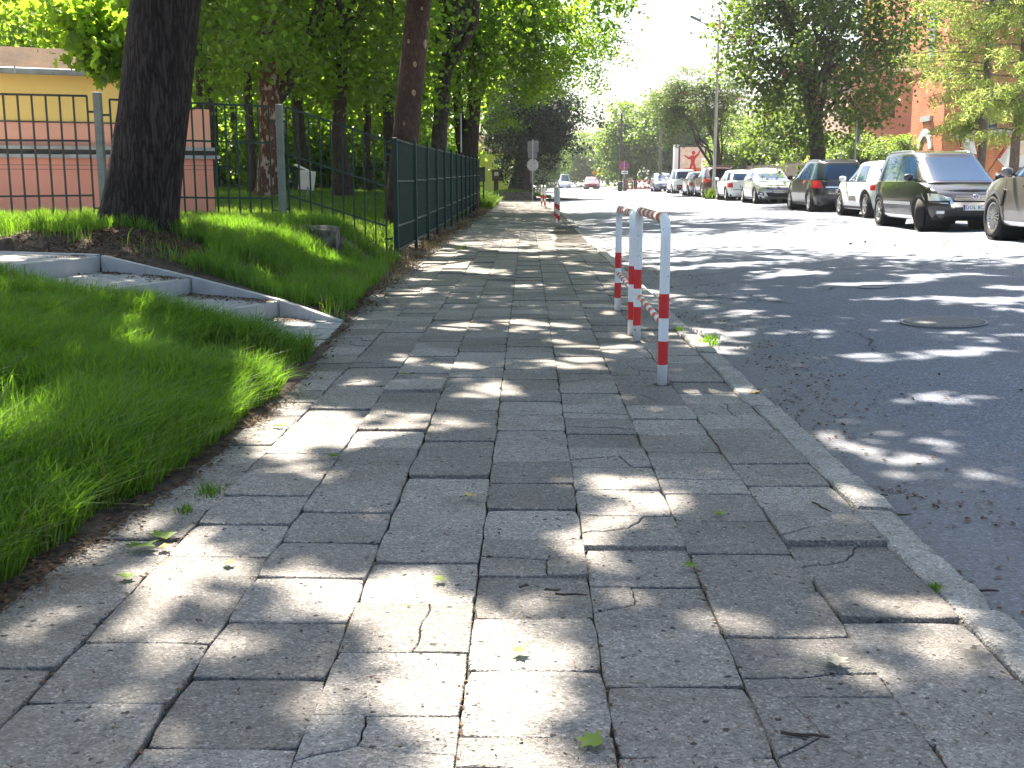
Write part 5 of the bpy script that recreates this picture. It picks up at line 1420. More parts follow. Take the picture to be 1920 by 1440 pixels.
# rose building and its orange base left of the tower
rbd = empty('rose_house', (18, 66, .4)); tag(rbd, 'pale rose house with orange base left of the brick tower', 'house')
MB().box((4.2, 4, 3.4), (7.5, 9, 7.0)).obj('wall', MAT['plaster_rose'], rbd)
MB().box((2.0, -3.5, .7), (4.6, 6, 1.5)).obj('base_wall', MAT['plaster_pink'], rbd)
MB().box((2.0, -3.5, 1.5), (4.8, 6.2, .1)).obj('base_cap', MAT['step_concrete'], rbd)
for (x, z) in ((1.2, 5.0), (2.6, 5.0), (3.2, 2.6)):
    w_ = MB().box((x, -.52, z), (.8, .06, 1.2 if z > 3 else .35)).obj('window', MAT['window_pane'], rbd); MB().box((x, -.56, z - (.65 if z > 3 else .22)), (.95, .1, .08)).obj('sill', MAT['zinc'], w_)
MB().add([(.2, -.8, 6.9), (8.2, -.8, 6.9), (8.2, 8.7, 6.9), (.2, 8.7, 6.9), (4.2, 4, 9.5)], [(0, 1, 4), (1, 2, 4), (2, 3, 4), (3, 0, 4), (0, 3, 2, 1)]).obj('roof', MAT['roof_felt'], rbd)
# flags by the church
fl = empty('flag', (16.6, 42.3, .5)); tag(fl, 'pair of white flags with red stripe leaning by the church porch', 'flag')
for s_, rx in ((-.18, -.25), (.12, .55)):
    pm = MB().tube([(0, 0, 0), (0, 0, 2.5)], .018, 6).obj('staff', MAT['wood_dark'], fl); pm.location = (s_ * .3, 0, .2); pm.rotation_euler = (0, rx, 0)
    V = []; Q = []
    for i in range(7):
        for j in range(6): V.append((.02 + i * .085, .05 * math.sin(i * 1.1 + j * .7), 1.6 + j * .16 - .03 * i))
    for j in range(5):
        for i in range(6): a = i * 6 + j; Q.append((a, a + 6, a + 7, a + 1))
    inst('cloth', np_mesh('cloth', V, Q, mat=MAT['white_fabric'], smooth=True), fl, (s_ * .3, 0, .2), (0, rx, 0))
    inst('red_stripe', np_mesh('red_stripe', [(.0, -.04, 1.6), (.07, -.04, 1.6), (.07, -.04, 2.4), (.0, -.04, 2.4)], [(0, 1, 2, 3)], mat=MAT['red_fabric']), fl, (s_ * .3, -.02, .2), (0, rx, 0))
yc = empty('yellow_canopy', (15.0, 60, .3)); yc.scale = (.55, .55, .85); tag(yc, 'small yellow canopy behind the board fence', 'canopy')
MB().add([(-1.1, -.8, 2.0), (1.1, -.8, 2.0), (1.1, .8, 2.0), (-1.1, .8, 2.0), (0, 0, 2.7)], [(0, 1, 4), (1, 2, 4), (2, 3, 4), (3, 0, 4)]).obj('cloth', MAT['sign_yellow'], yc)
for sx in (-1, 1):
    for sy in (-.7, .7): MB().tube([(sx, sy, 0), (sx, sy, 2.0)], .03, 6).obj('leg', MAT['galvanised'], yc)
# ------------------------------------------------------------------ cars
def sgnpow(v, e): return math.copysign(abs(v) ** e, v)
def loop_pts(xr, xf, hw, n_exp, N=112):
    """rounded-rectangle plan outline, evenly spaced, starting at the front centre"""
    xc = (xr + xf) / 2; a = (xf - xr) / 2; M_ = 1440; P = []
    for k in range(M_ + 1):
        th = 2 * math.pi * k / M_; P.append((xc + a * sgnpow(math.cos(th), 2 / n_exp), hw * sgnpow(math.sin(th), 2 / n_exp)))
    P = np.array(P); s = np.concatenate([[0], np.cumsum(np.hypot(*np.diff(P, axis=0).T))]); q = np.linspace(0, s[-1], N, endpoint=False)
    return np.stack([np.interp(q, s, P[:, 0]), np.interp(q, s, P[:, 1])], 1)
def text_mesh(txt, size, mat):
    cu = bpy.data.curves.new('txt', 'FONT'); cu.body = txt; cu.size = size; cu.align_x = 'CENTER'; cu.align_y = 'CENTER'; cu.extrude = .001; cu.resolution_u = 2
    o = bpy.data.objects.new('txt', cu); col.objects.link(o); dg = bpy.context.evaluated_depsgraph_get(); me = bpy.data.meshes.new_from_object(o.evaluated_get(dg))
    bpy.data.objects.remove(o); bpy.data.curves.remove(cu); me.materials.clear(); me.materials.append(mat); return me
WHEELS = {}
def wheel_meshes(r, w, spokes, style):
    key = (r, w, spokes, style)
    if key in WHEELS: return WHEELS[key]
    mb = MB(); mb.sm = True; rr = r * .68
    mb.lathe([(rr, -w * .42), (r * .86, -w * .5), (r * .965, -w * .44), (r, -w * .25), (r, w * .25), (r * .965, w * .44), (r * .86, w * .5), (rr, w * .42), (rr * .96, w * .2), (rr * .96, -w * .2), (rr, -w * .42)], 40, axis='Y', caps=False)
    ty = mb.mesh('tyre', MAT['tyre_rubber'])
    mb = MB(); y = w * .38
    mb.lathe([(rr * .88, y - .03), (rr * .92, y), (rr * 1.01, y + .006), (rr * 1.01, -w * .3), (rr * .88, -w * .3)], 36, axis='Y', caps=False)
    mb.lathe([(.001, y + .012), (rr * .17, y + .008), (rr * .2, y - .03)], 14, axis='Y', caps=False)
    for k in range(spokes):
        a = 2 * math.pi * k / spokes; rot = Matrix.Rotation(a, 3, 'Y')
        w0, w1 = (.052, .036) if style == 'thin' else (.075, .060)
        if style == 'v':
            for da in (-.16, .16):
                p0 = rot @ Vector((rr * .14, y - .012, 0)); p1 = Matrix.Rotation(a + da, 3, 'Y') @ Vector((rr * .93, y - .012, 0)); mb.bar(p0, p1, .022, .03, up=rot @ Vector((0, 1, 0)))
        else:
            mb.bar(rot @ Vector((rr * .12, y - .014, 0)), rot @ Vector((rr * .93, y - .014, 0)), w1, .028, up=Vector((0, 1, 0)))
    rim = mb.mesh('rim', MAT['alloy'])
    mb = MB(); mb.lathe([(.001, y - .06), (rr * .9, y - .06)], 24, axis='Y', caps=False); disc_ = mb.mesh('brake_disc', MAT['iron_dark'])
    WHEELS[key] = (ty, rim, disc_); return WHEELS[key]

def make_car(label, loc, rz, S, group='cars parked along the right kerb'):
    L, W, H = S['L'], S['W'], S['H']; zb = S.get('zb', .20); belt = S['belt']; hx = L / 2; hw = W / 2
    pm = MAT[S['paint']]; e = empty('parked_car' if group.startswith('cars parked') else 'distant_car', loc, rz); tag(e, label, 'car', group)
    top = S['top']                                   # [(x, z)] shoulder / bonnet line from rear to front
    tz = lambda x: float(np.interp(x, [q[0] for q in top], [q[1] for q in top]))
    fx = lambda z: hx - float(np.interp(z, [zb, .32, .5, .62, .85, 1.1], S.get('nose', [.14, .03, 0, .015, .12, .4])))
    bxr = lambda z: -hx + float(np.interp(z, [zb, .35, .55, .8, 1.0, 1.2], S.get('tail', [.12, .03, .0, .03, .06, .09])))
    wz = lambda z: hw * float(np.interp(z, [zb, zb + .06, .42, .62, .80, 1.0, 1.2], [.90, .945, .985, 1.0, .995, .972, .94]))
    NE = 5.2
    def low_y(x, z):
        a = (fx(z) - bxr(z)) / 2; c = (fx(z) + bxr(z)) / 2; q = min(.9999, abs((x - c) / a)); return wz(z) * (1 - q ** NE) ** (1 / NE)
    def low_x(y, z, sg):
        a = (fx(z) - bxr(z)) / 2; c = (fx(z) + bxr(z)) / 2; q = min(.9999, abs(y / wz(z))); return c + sg * a * (1 - q ** NE) ** (1 / NE)
    # greenhouse
    gb, gr = S['ghb'], S['ghr']                      # (rear x, front x) at the belt and at the roof
    zr = H - .05
    gt = lambda z: max(0, min(1, (z - belt) / (zr - belt)))
    gfx = lambda z: gb[1] + (gr[1] - gb[1]) * (gt(z) ** 1.08)
    grx = lambda z: gb[0] + (gr[0] - gb[0]) * (gt(z) ** S.get('rearpow', 1.25))
    gw = lambda z: hw * (.952 - S.get('tumble', .20) * gt(z) ** 1.15)
    GE = 4.6
    def gh_y(x, z):
        a = (gfx(z) - grx(z)) / 2; c = (gfx(z) + grx(z)) / 2; q = min(.9999, abs((x - c) / a)); return gw(z) * (1 - q ** GE) ** (1 / GE)
    def gh_x(y, z, sg):
        a = (gfx(z) - grx(z)) / 2; c = (gfx(z) + grx(z)) / 2; q = min(.9999, abs(y / gw(z))); return c + sg * a * (1 - q ** GE) ** (1 / GE)
    r, ww = S.get('wr', .32), S.get('ww', .21); wf, wrx = S['axles'][1], S['axles'][0]; ar = r + .055
    N = 128; mb = MB(); mb.sm = True
    levels = [zb, zb + .03, zb + .08, .36, .44, .52, .60, .68, .75, .82, .89, .95, 1.0, 1.06, 1.12, 1.2]
    levels = [z for z in levels if z < belt - .02] + [belt]
    rings = []
    for z in levels:
        P = loop_pts(bxr(z), fx(z), wz(z), NE, N); rings.append([(x, y, min(z, tz(x))) for x, y in P])
    V = [p for rg_ in rings for p in rg_]; F = []
    for i in range(len(rings) - 1):
        for k in range(N):
            k2 = (k + 1) % N; ids = (i * N + k, i * N + k2, (i + 1) * N + k2, (i + 1) * N + k)
            c = [sum(V[q][j] for q in ids) / 4 for j in range(3)]
            if abs(c[1]) > hw * .6 and min(math.hypot(c[0] - wf, c[2] - r), math.hypot(c[0] - wrx, c[2] - r)) < ar: continue
            F.append(ids)
    # bonnet and shoulder cap
    base = (len(rings) - 1) * N; prev = base; steps = [.93, .82, .6, .3, 0.0]
    for s_ in steps:
        st_ = len(V)
        for k in range(N):
            x, y, z = V[base + k]; V.append((x, y * s_, z + S.get('crown', .045) * (1 - s_ * s_) * min(1, (hx - abs(x)) / .35 + .15)))
        for k in range(N):
            k2 = (k + 1) % N; F.append((prev + k, prev + k2, st_ + k2, st_ + k))
        prev = st_
    mb.add(V, F)
    # upper body
    rings = []; gl = [belt - .03] + [belt + (zr - belt) * u for u in (.0, .12, .25, .4, .55, .7, .82, .92, 1.0)]
    rt = lambda x, z: z - S.get('roofdrop', .05) * gt(z) * max(0, abs(x - (gr[0] + gr[1]) / 2) / ((gr[1] - gr[0]) / 2)) ** 2.2
    for z in gl:
        P = loop_pts(grx(z), gfx(z), gw(z), GE, N); rings.append([(x, y, rt(x, z)) for x, y in P])
    V = [p for rg_ in rings for p in rg_]; F = []
    for i in range(len(rings) - 1):
        for k in range(N): k2 = (k + 1) % N; F.append((i * N + k, i * N + k2, (i + 1) * N + k2, (i + 1) * N + k))
    base = (len(rings) - 1) * N; prev = base; xc = (gr[0] + gr[1]) / 2
    for s_, dz in ((.965, .022), (.88, .038), (.6, .047), (.3, .05), (.0, .05)):
        st_ = len(V)
        for k in range(N):
            x, y, z = V[base + k]; V.append((xc + (x - xc) * (.35 + .65 * s_ if s_ > .5 else .35 + .65 * s_), y * s_, z + dz + S.get('roofdrop', .05) * (1 - s_) * .6))
        for k in range(N): k2 = (k + 1) % N; F.append((prev + k, prev + k2, st_ + k2, st_ + k))
        prev = st_
    mb.add(V, F)
    body = mb.obj('body', pm, e)
    autosmooth(body, 40)
    # underside and wheel wells
    u = MB(); u.box((0, 0, zb + .06), (L * .90, W * .82, .10))
    for xw in (wf, wrx):
        for sg in (-1, 1): u.lathe([(.001, hw * .35), (ar + .02, hw * .35), (ar + .02, hw * .93)], 22, axis='Y', caps=False, c=(xw, 0, r)) if sg > 0 else u.lathe([(.001, -hw * .35), (ar + .02, -hw * .35), (ar + .02, -hw * .93)], 22, axis='Y', caps=False, c=(xw, 0, r))
    u.obj('underbody', MAT['black_plastic'], e)
    # arch lips
    lipm = MAT[S.get('arch', 'black_plastic')]
    for xw in (wf, wrx):
        for sg in (-1, 1):
            V = []; F = []; n = 26; a0 = math.asin(max(-1, (zb + .02 - r) / ar))
            for k in range(n + 1):
                a = a0 + (math.pi - 2 * a0) * k / n
                for rr_ in (ar - .022, ar + S.get('lip', .03)):
                    x = xw + rr_ * math.cos(a); z = max(zb, r + rr_ * math.sin(a)); V.append((x, sg * (low_y(x, z) + .008), z))
                x = xw + (ar - .022) * math.cos(a); z = max(zb, r + (ar - .022) * math.sin(a)); V.append((x, sg * (low_y(x, z) - .09), z))
            for k in range(n): b = 3 * k; F += [(b, b + 1, b + 4, b + 3), (b, b + 3, b + 5, b + 2)]
            MB().add(V, F).obj('arch_lip', lipm, e, smooth=True)
    # patches on the skin
    def quadpatch(name, q, fun, mat, n=7, m=4, parent=e, smooth=True):
        V = []; F = []
        for j in range(m + 1):
            for i in range(n + 1):
                a = i / n; b = j / m
                s_ = [(q[0][c] * (1 - a) + q[1][c] * a) * (1 - b) + (q[3][c] * (1 - a) + q[2][c] * a) * b for c in (0, 1)]
                V.append(fun(*s_))
        for j in range(m):
            for i in range(n): a = j * (n + 1) + i; F.append((a, a + 1, a + n + 2, a + n + 1))
        o = inst(name, np_mesh(name, V, F, mat=MAT[mat], smooth=smooth), parent); return o
    def side(name, q, mat, off=.004, up=True, **kw):
        for sg in (-1, 1):
            if up: quadpatch(name, q, lambda x, z: (x, sg * (gh_y(x, z) + off), rt(x, z)), mat, **kw)
            else: quadpatch(name, q, lambda x, z: (x, sg * (low_y(x, z) + off), z), mat, **kw)
    def end(name, q, mat, sg, off=.005, up=False, both=False, **kw):
        for m_ in ((1, -1) if both else (1,)):
            if up: quadpatch(name, [(y * m_, z) for y, z in q], lambda y, z: (gh_x(y, z, sg) + sg * off, y, rt(gh_x(y, z, sg), z)), mat, **kw)
            else: quadpatch(name, [(y * m_, z) for y, z in q], lambda y, z: (low_x(y, z, sg) + sg * off, y, min(z, tz(low_x(y, z, sg)))), mat, **kw)
    # windscreens
    zlo, zhi = belt + .045, zr - .05
    wb_, wt_ = gw(zlo) * .93, gw(zhi) * .93
    end('windscreen', [(-wb_, zlo), (wb_, zlo), (wt_, zhi), (-wt_, zhi)], 'car_glass', 1, .004, True, n=16, m=6)
    rz0 = S.get('rear_glass', (belt + .06, zr - .07)); wb2, wt2 = gw(rz0[0]) * .86, gw(rz0[1]) * .86
    if not S.get('open_gate'): end('rear_window', [(-wb2, rz0[0]), (wb2, rz0[0]), (wt2, rz0[1]), (-wt2, rz0[1])], 'car_glass', -1, .004, True, n=14, m=5)
    for (x0b, x1b, x0t, x1t) in S['windows']: side('side_window', [(x0b, belt + .035), (x1b, belt + .035), (x1t, zr - .055), (x0t, zr - .055)], 'car_glass', n=8, m=6)
    # seams, handles, trim
    for xs_ in S['seams']: side('door_seam', [(xs_ - .006, zb + .14), (xs_ + .006, zb + .14), (xs_ + .006, belt - .02), (xs_ - .006, belt - .02)], 'black_plastic', .002, False, n=1, m=10)
    for xh in S['handles']: side('door_handle', [(xh - .09, belt - .155), (xh + .09, belt - .155), (xh + .09, belt - .125), (xh - .09, belt - .125)], S.get('handle_mat', 'black_plastic'), .018, False, n=3, m=1)
    side('sill_trim', [(wrx + ar + .04, zb + .015), (wf - ar - .04, zb + .015), (wf - ar - .04, zb + .085), (wrx + ar + .04, zb + .085)], S.get('sill', 'black_plastic'), .006, False, n=8, m=2)
    if S.get('moulding'): side('door_moulding', [(wrx + ar + .05, .50), (wf - ar - .05, .50), (wf - ar - .05, .57), (wrx + ar + .05, .57)], S['moulding'], .014, False, n=8, m=2)
    side('belt_trim', [(gb[0] + .30, belt + .012), (gb[1] - .30, belt + .012), (gb[1] - .30, belt + .032), (gb[0] + .30, belt + .032)], S.get('belt_mat', 'black_plastic'), .006, True, n=10, m=1)
    if S.get('rails'):
        for sg in (-1, 1):
            P = []
            for k in range(9):
                x = gr[0] + .2 + (gr[1] - gr[0] - .5) * k / 8; P.append((x, sg * gw(zr) * .86, zr + .035 + (.02 if 0 < k < 8 else -.05) - S.get('roofdrop', .05) * max(0, abs(x - xc) / ((gr[1] - gr[0]) / 2)) ** 2.2))
            mm = MB(); mm.sm = True; mm.tube(P, .018, 8); mm.obj('roof_rail', MAT[S['rails']], e)
    # lights
    for q in S.get('head', []): end('headlight', q, 'lens_clear', 1, .006, both=True, n=8, m=4)
    for q in S.get('tail_l', []): end('tail_light', q, 'lens_red', -1, .008, both=True, n=8, m=5)
    for (mat, q) in S.get('front', []): end({'black_plastic': 'air_intake', 'chrome': 'chrome_trim', 'lens_clear': 'fog_lamp'}.get(mat, 'trim'), q, mat, 1, .007, n=12, m=3)
    for (mat, q) in S.get('front2', []): end({'black_plastic': 'air_intake', 'chrome': 'chrome_trim', 'lens_clear': 'fog_lamp'}.get(mat, 'trim'), q, mat, 1, .009, both=True, n=6, m=3)
    for (mat, q) in S.get('back', []): end({'black_plastic': 'bumper_trim', 'chrome': 'chrome_trim'}.get(mat, 'trim'), q, mat, -1, .007, n=12, m=3)
    # plates
    for sg, zc, txt in S.get('plates', []):
        x = low_x(0, zc, sg) + sg * .022
        o = MB().bbox((0, 0, 0), (.012, .52, .114), .003).obj('number_plate', MAT['plate_white'], e); o.location = (x, 0, zc)
        b = MB().box((sg * .0075, sg * (-.24), 0), (.002, .035, .108)).obj('blue_strip', MAT['sign_blue'], o)
        tx = inst('lettering', text_mesh(txt, .105, MAT['plate_ink']), o, (sg * .0075, sg * .02, 0), (math.pi / 2, 0, math.pi / 2 * sg))
    for sg, yc_, zc, kind in S.get('badge', []):
        x = low_x(yc_, zc, sg) + sg * .018
        bo = MB(); bo.lathe([(.066, -.006), (.072, 0), (.066, .006), (.060, .006), (.058, -.006), (.066, -.006)], 28, axis='X', caps=False); bo = bo.obj('badge', MAT['chrome'], e, smooth=True); bo.location = (x, yc_, zc)
        MB().lathe([(.001, 0), (.060, 0)], 24, axis='X', caps=False).obj('badge_ground', MAT['sign_blue' if kind == 'VW' else 'black_plastic'], bo)
        s = sg * .006; q = MB()
        if kind == 'VW':
            for a, b in (((-.026, .052), (0, .006)), ((0, .006), (.026, .052)), ((-.052, .026), (-.024, -.05)), ((-.024, -.05), (0, -.004)), ((0, -.004), (.024, -.05)), ((.024, -.05), (.052, .026))): q.bar((s, a[0], a[1]), (s, b[0], b[1]), .006, .010)
        elif kind == 'bolt':
            for a, b in (((-.075, .004), (.014, .004)), ((.014, .004), (-.014, -.004)), ((-.014, -.004), (.075, -.004))): q.bar((s, a[0], a[1]), (s, b[0], b[1]), .006, .012)
        elif kind == 'H':
            for a, b in (((-.034, -.04), (-.016, .04)), ((.016, -.04), (.034, .04)), ((-.024, -.006), (.024, .006))): q.bar((s, a[0], a[1]), (s, b[0], b[1]), .006, .012)
            bo.scale = (1, 1.25, .8)
        q.obj('badge_mark', MAT['chrome'], bo)
    # mirrors
    for sg in (-1, 1):
        mm = MB(); mm.sm = True; xm = gb[1] - S.get('mirror', .62); ym = sg * (hw * .97 + .10)
        mm.lathe([(.005, -.10), (.065, -.085), (.085, 0), (.07, .08), (.005, .10)], 12, axis='Y', caps=False)
        o = mm.obj('mirror', MAT[S.get('mirror_mat', S['paint'])], e); o.location = (xm, ym, belt + .10); o.scale = (.75, 1, .95)
        MB().bar((xm, sg * hw * .90, belt + .04), (xm, ym, belt + .07), .05, .03).obj('mirror_arm', MAT['black_plastic'], e)
    # wheels
    tyre, rim, dsk = wheel_meshes(r, ww, S.get('spokes', 7), S.get('style', 'thin'))
    for xw, steer in ((wf, S.get('steer', 0)), (wrx, 0)):
        for sg in (-1, 1):
            w_ = inst('wheel', tyre, e, (xw, sg * (hw * .985 - ww / 2), r), (0, 0, steer + (math.pi if sg < 0 else 0)))
            inst('rim', rim, w_); inst('brake_disc', dsk, w_)
    if S.get('bumps'):
        for k in range(6): side('door_bump', [(S['bumps'] + k * .11, .42), (S['bumps'] + .085 + k * .11, .42), (S['bumps'] + .085 + k * .11, .56), (S['bumps'] + k * .11, .56)], 'wood_dark', .014, False, n=2, m=2)
    if S.get('wiper'): MB().bar((low_x(0, belt, -1) + .02, 0, belt + .10), (grx(belt + .2) - .03, .32, belt + .13), .02, .02).obj('wiper', MAT['black_plastic'], e)
    if S.get('open_gate'):
        # dark open load bay and the raised tailgate
        zz0, zz1 = belt - .12, zr - .05; xg = grx(zr) - .0
        end('load_bay', [(-hw * .72, belt + .01), (hw * .72, belt + .01), (hw * .62, zr - .06), (-hw * .62, zr - .06)], 'black_plastic', -1, .012, True, n=8, m=5)
        V = []; F = []
        for i in range(6):
            u_ = i / 5
            for j in range(9): y = (-1 + j / 4) * (gw(zr) * .93 + .05 * u_); V.append((xg + .05 - 1.05 * u_, y, H + .02 + .16 * u_ - .10 * u_ * u_ - .05 * (y / hw) ** 2))
        for i in range(5):
            for j in range(8): a = i * 9 + j; F.append((a, a + 9, a + 10, a + 1))
        nV = len(V); V += [(x, y, z - .07) for x, y, z in V]; F += [tuple(q + nV for q in f[::-1]) for f in F]
        bd_ = [k for k in range(9)] + [i * 9 + 8 for i in range(1, 6)] + [45 + k for k in range(7, -1, -1)] + [i * 9 for i in range(4, 0, -1)]
        for k in range(len(bd_)): a, b = bd_[k], bd_[(k + 1) % len(bd_)]; F.append((a, b, b + nV, a + nV))
        o = inst('tailgate', np_mesh('tailgate', V, F, mat=pm), e)
    return e

A90 = math.pi / 2
def park(label, x, y, facing, S, **kw):
    return make_car(label, (x, y, road_z(x) + .004), A90 if facing == 'away' else -A90, S, **kw)
mpv = dict(L=4.40, W=1.80, H=1.66, belt=.98, zb=.20, axles=(-1.32, 1.36), wr=.325, ww=.215, spokes=7, style='thin', paint='car_black', tumble=.17, roofdrop=.05,
    top=[(-2.2, .90), (-1.95, .98), (.95, .98), (1.25, .965), (1.7, .88), (2.0, .77), (2.2, .60)], ghb=(-2.12, 1.52), ghr=(-1.90, .52), rearpow=1.6,
    windows=[(-1.95, -1.28, -1.72, -1.22), (-1.18, -.22, -1.14, -.20), (-.12, .86, -.10, .52)], seams=[-1.22, -.17, .88], handles=[-1.0, -.02], handle_mat='black_plastic',
    sill='chrome', moulding='chrome', belt_mat='chrome', rails='chrome', mirror=.60, steer=R(-30),
    head=[[(.50, .62), (.86, .60), (.87, .76), (.52, .72)]], front=[('black_plastic', [(-.44, .60), (.44, .60), (.50, .745), (-.50, .745)]), ('black_plastic', [(-.62, .30), (.62, .30), (.60, .42), (-.60, .42)])],
    front2=[('chrome', [(.42, .46), (.49, .46), (.555, .745), (.50, .745)]), ('lens_clear', [(.60, .345), (.72, .345), (.72, .405), (.60, .405)]), ('chrome', [(.55, .555), (.86, .56), (.86, .572), (.55, .567)])],
    plates=[(1, .475, 'DOL 8C74')], badge=[(1, 0, .675, 'VW')], tail_l=[[(.60, .85), (.82, .85), (.80, 1.05), (.62, 1.05)]])
vw = park('black people carrier with chrome trim facing the camera', 9.12, 25.15, 'camera', mpv)
for k in range(3): 
    o = MB().box((0, 0, 0), (.012, .86 - .03 * k, .014)).obj('grille_bar', MAT['chrome'], vw); o.location = (2.185 - .012 * k, 0, .625 + .04 * k)
o = MB().box((0, 0, 0), (.02, .92, .10)).obj('chrome_trim', MAT['chrome'], vw); o.location = (2.196, 0, .53)
suv = dict(L=4.72, W=1.90, H=1.68, belt=1.06, zb=.24, axles=(-1.40, 1.46), wr=.375, ww=.25, spokes=10, style='v', paint='car_sand', tumble=.20, roofdrop=.05, arch='car_sand', lip=.05,
    top=[(-2.36, 1.0), (-2.0, 1.06), (.9, 1.06), (1.3, 1.05), (1.8, .98), (2.1, .88), (2.36, .66)], nose=[.16, .03, 0, .01, .08, .35], ghb=(-2.2, 1.35), ghr=(-1.75, .42),
    windows=[(-1.85, -1.15, -1.55, -1.10), (-1.05, -.10, -1.02, -.08), (0, .80, .02, .40)], seams=[-1.1, -.05, .95], handles=[-.85, .15], sill='chrome', mirror=.62, rails='black_plastic',
    head=[[(.52, .72), (.88, .74), (.88, .86), (.55, .84)]], front=[('black_plastic', [(-.40, .56), (.40, .56), (.42, .80), (-.42, .80)])], tail_l=[[(.55, .90), (.88, .90), (.86, 1.05), (.55, 1.05)]], plates=[(1, .46, 'DW 7K41')])
sv = park('sand silver off-roader cut off by the right edge', 9.25, 18.75, 'away', suv)
o = MB().box((0, 0, 0), (.05, .02, .30)).obj('fender_vent', MAT['black_plastic'], sv); o.location = (.98, .955, .72); o.rotation_euler = (0, -.35, 0)
hatch = dict(L=4.0, W=1.75, H=1.50, belt=.93, zb=.19, axles=(-1.22, 1.30), wr=.32, ww=.205, spokes=6, style='thin', paint='car_white', tumble=.20, roofdrop=.07, arch='wood_dark', lip=.055,
    top=[(-2.0, .86), (-1.7, .93), (.95, .93), (1.25, .93), (1.6, .88), (1.85, .78), (2.0, .60)], ghb=(-1.85, 1.28), ghr=(-1.35, .30), rearpow=1.5,
    windows=[(-1.15, -.28, -1.02, -.26), (-.18, .70, -.16, .22)], seams=[-.98, -.23, .72], handles=[-.72, .0], handle_mat='car_white', bumps=-.42, mirror=.62, mirror_mat='car_white',
    tail_l=[[(.55, .72), (.82, .72), (.82, .86), (.55, .86)]], plates=[(-1, .60, 'DW 3L52')], head=[[(.5, .55), (.82, .56), (.82, .70), (.5, .66)]])
park('small white hatchback with ribbed door bumps, facing away', 10.05, 32.0, 'away', hatch)
zaf = dict(L=4.47, W=1.80, H=1.64, belt=.98, zb=.19, axles=(-1.32, 1.38), wr=.32, ww=.205, spokes=6, style='thin', paint='car_black', tumble=.19, roofdrop=.06,
    top=[(-2.23, .92), (-2.05, .98), (1.0, .98), (1.35, .95), (1.8, .86), (2.05, .76), (2.23, .58)], ghb=(-2.16, 1.55), ghr=(-1.88, .45), rearpow=1.5,
    windows=[(-1.85, -1.25, -1.62, -1.2), (-1.12, -.18, -1.1, -.16), (-.08, .82, -.06, .46)], seams=[-1.16, -.13, .86], handles=[-.95, .05], rails='chrome', mirror=.60, mirror_mat='black_plastic',
    tail_l=[[(.62, .74), (.895, .74), (.885, .98), (.70, .98)]], back=[('chrome', [(-.55, .755), (.55, .755), (.55, .785), (-.55, .785)]), ('black_plastic', [(-.75, .28), (.75, .28), (.72, .42), (-.72, .42)])], plates=[(-1, .655, 'DW 7NT8')], badge=[(-1, 0, .88, 'bolt')], wiper=True,
    head=[[(.5, .6), (.85, .6), (.85, .76), (.5, .72)]])
zf = park('black estate people carrier with red tail lights, rear to camera', 10.1, 38.35, 'away', zaf)
i30 = dict(L=4.30, W=1.78, H=1.47, belt=.92, zb=.18, axles=(-1.30, 1.35), wr=.315, ww=.205, spokes=5, style='wide', paint='car_silver', tumble=.21, roofdrop=.07,
    top=[(-2.15, .88), (-1.9, .92), (1.0, .92), (1.4, .88), (1.8, .80), (2.05, .70), (2.15, .56)], ghb=(-2.0, 1.50), ghr=(-1.35, .20), rearpow=1.5,
    windows=[(-1.25, -.32, -1.08, -.30), (-.22, .78, -.20, .22)], seams=[-1.05, -.27, .80], handles=[-.8, 0.0], handle_mat='car_silver', mirror=.60, mirror_mat='car_silver',
    head=[[(.48, .62), (.85, .62), (.84, .80), (.58, .70)]], front=[('sign_blue', [(-.42, .60), (.42, .60), (.50, .70), (-.50, .70)]), ('black_plastic', [(-.40, .28), (.40, .28), (.52, .46), (-.52, .46)])], front2=[('black_plastic', [(.56, .32), (.80, .36), (.78, .52), (.60, .44)]), ('lens_clear', [(.62, .37), (.74, .39), (.73, .45), (.63, .42)])],
    plates=[(1, .50, 'DW 41188')], badge=[(1, 0, .655, 'H')])
park('silver hatchback with blue grille facing the camera', 10.6, 49.8, 'camera', i30)
fab = dict(L=4.1, W=1.68, H=1.46, belt=.93, zb=.19, axles=(-1.2, 1.28), wr=.31, ww=.19, spokes=5, style='wide', paint='car_white', tumble=.17, roofdrop=.05, handle_mat='car_white',
    top=[(-2.05, .90), (-1.9, .93), (1.0, .93), (1.4, .90), (1.8, .80), (2.05, .58)], ghb=(-1.97, 1.45), ghr=(-1.65, .35), rearpow=1.5, windows=[(-1.7, -1.15, -1.5, -1.1), (-1.05, -.25, -1.0, -.22), (-.15, .72, -.12, .40)], seams=[-1.05, -.2, .75], handles=[-.85, .0],
    tail_l=[[(.58, .62), (.82, .62), (.82, .84), (.60, .84)]], back=[('black_plastic', [(-.78, .50), (.78, .50), (.78, .53), (-.78, .53)])], plates=[(-1, .68, 'DW 52H')])
park('white compact estate seen from behind, left of the silver hatchback', 10.65, 57.2, 'away', fab)
wine = dict(suv); wine.update(paint='car_wine', open_gate=True, H=1.70, style='thin', spokes=6, arch='black_plastic', tail_l=[[(.55, .84), (.90, .84), (.88, 1.04), (.62, 1.04)]], back=[('lens_red', [(-.8, .40), (.8, .40), (.8, .46), (-.8, .46)]), ('black_plastic', [(-.82, .26), (.82, .26), (.82, .38), (-.82, .38)])], plates=[], front=[], head=[])
park('dark wine red off-roader with its tailgate raised', 11.0, 66.6, 'away', wine)
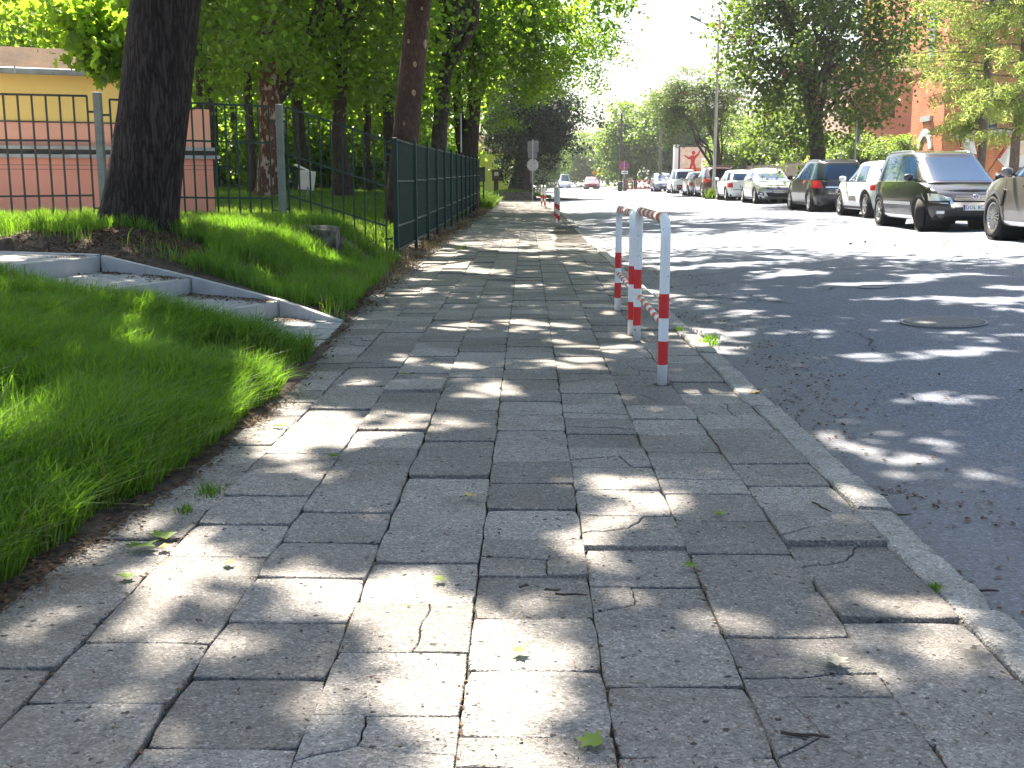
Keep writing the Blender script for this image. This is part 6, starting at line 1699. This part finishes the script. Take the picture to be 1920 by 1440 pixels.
grey = dict(fab); grey.update(paint='car_silver', L=4.1, H=1.48, plates=[])
park('silver car parked beyond the raised tailgate', 11.05, 73.2, 'away', grey)
van = dict(mpv); van.update(paint='car_white', H=1.72, steer=0, plates=[], badge=[], head=[], front=[], front2=[], moulding=None, rails=None, sill='black_plastic', belt_mat='black_plastic', back=[('black_plastic', [(-.86, .24), (.86, .24), (.86, .62), (-.86, .62)]), ('lens_red', [(-.5, .44), (.5, .44), (.5, .52), (-.5, .52)])], tail_l=[])
park('white van with dark lower rear, before the poster case', 11.5, 84.5, 'away', van)
last = dict(i30); last.update(paint='car_grey', H=1.55, plates=[(1, .5, 'DW 9')], badge=[], front2=[])
park('dark grey car facing the camera, farthest in the parked row', 11.6, 97.0, 'camera', last)
dred = dict(i30); dred.update(paint='car_red', plates=[], badge=[])
park('dark red car driving towards the camera far away', 8.0, 141, 'camera', dred, group='cars far down the road')
for i, (x, y, pn, lab) in enumerate([(5.7, 172, 'car_white', 'white van far down the road, right of the railings'), (3.4, 190, 'car_grey', 'grey car far down the road near the left kerb'), (10.2, 186, 'car_white', 'white car far down the road on the right')]):
    q = dict(van if i == 0 else fab); q.update(paint=pn, plates=[], badge=[]); 
    if i == 0: q['H'] = 2.1
    park(lab, x, y, 'camera', q, group='cars far down the road')
# fallen crumbs on the sunny road by the cars
x = rng.uniform(5.5, 9.0, 130); y = rng.uniform(13, 21, 130)
flakes(x, y, road_z(x) + .02, .07, MAT['litter'], 'road_crumbs', 'scattered leaf crumbs on the sunlit asphalt near the cars', rng)
# ------------------------------------------------------------------ the hazy air over the street
t = NT('haze_air'); t.n.remove(t.b)
pv = t.new('ShaderNodeVolumePrincipled'); pv.inputs['Color'].default_value = (.86, .90, .95, 1); pv.inputs['Density'].default_value = .00038; pv.inputs['Anisotropy'].default_value = .35
t.l.new(pv.outputs[0], t.out.inputs['Volume'])
hz = MB().box((0, 735, 10), (1900, 1640, 24)).obj('haze', MAT['haze_air']); tag(hz, 'thin bright haze hanging over the far street', 'haze', kind='stuff')
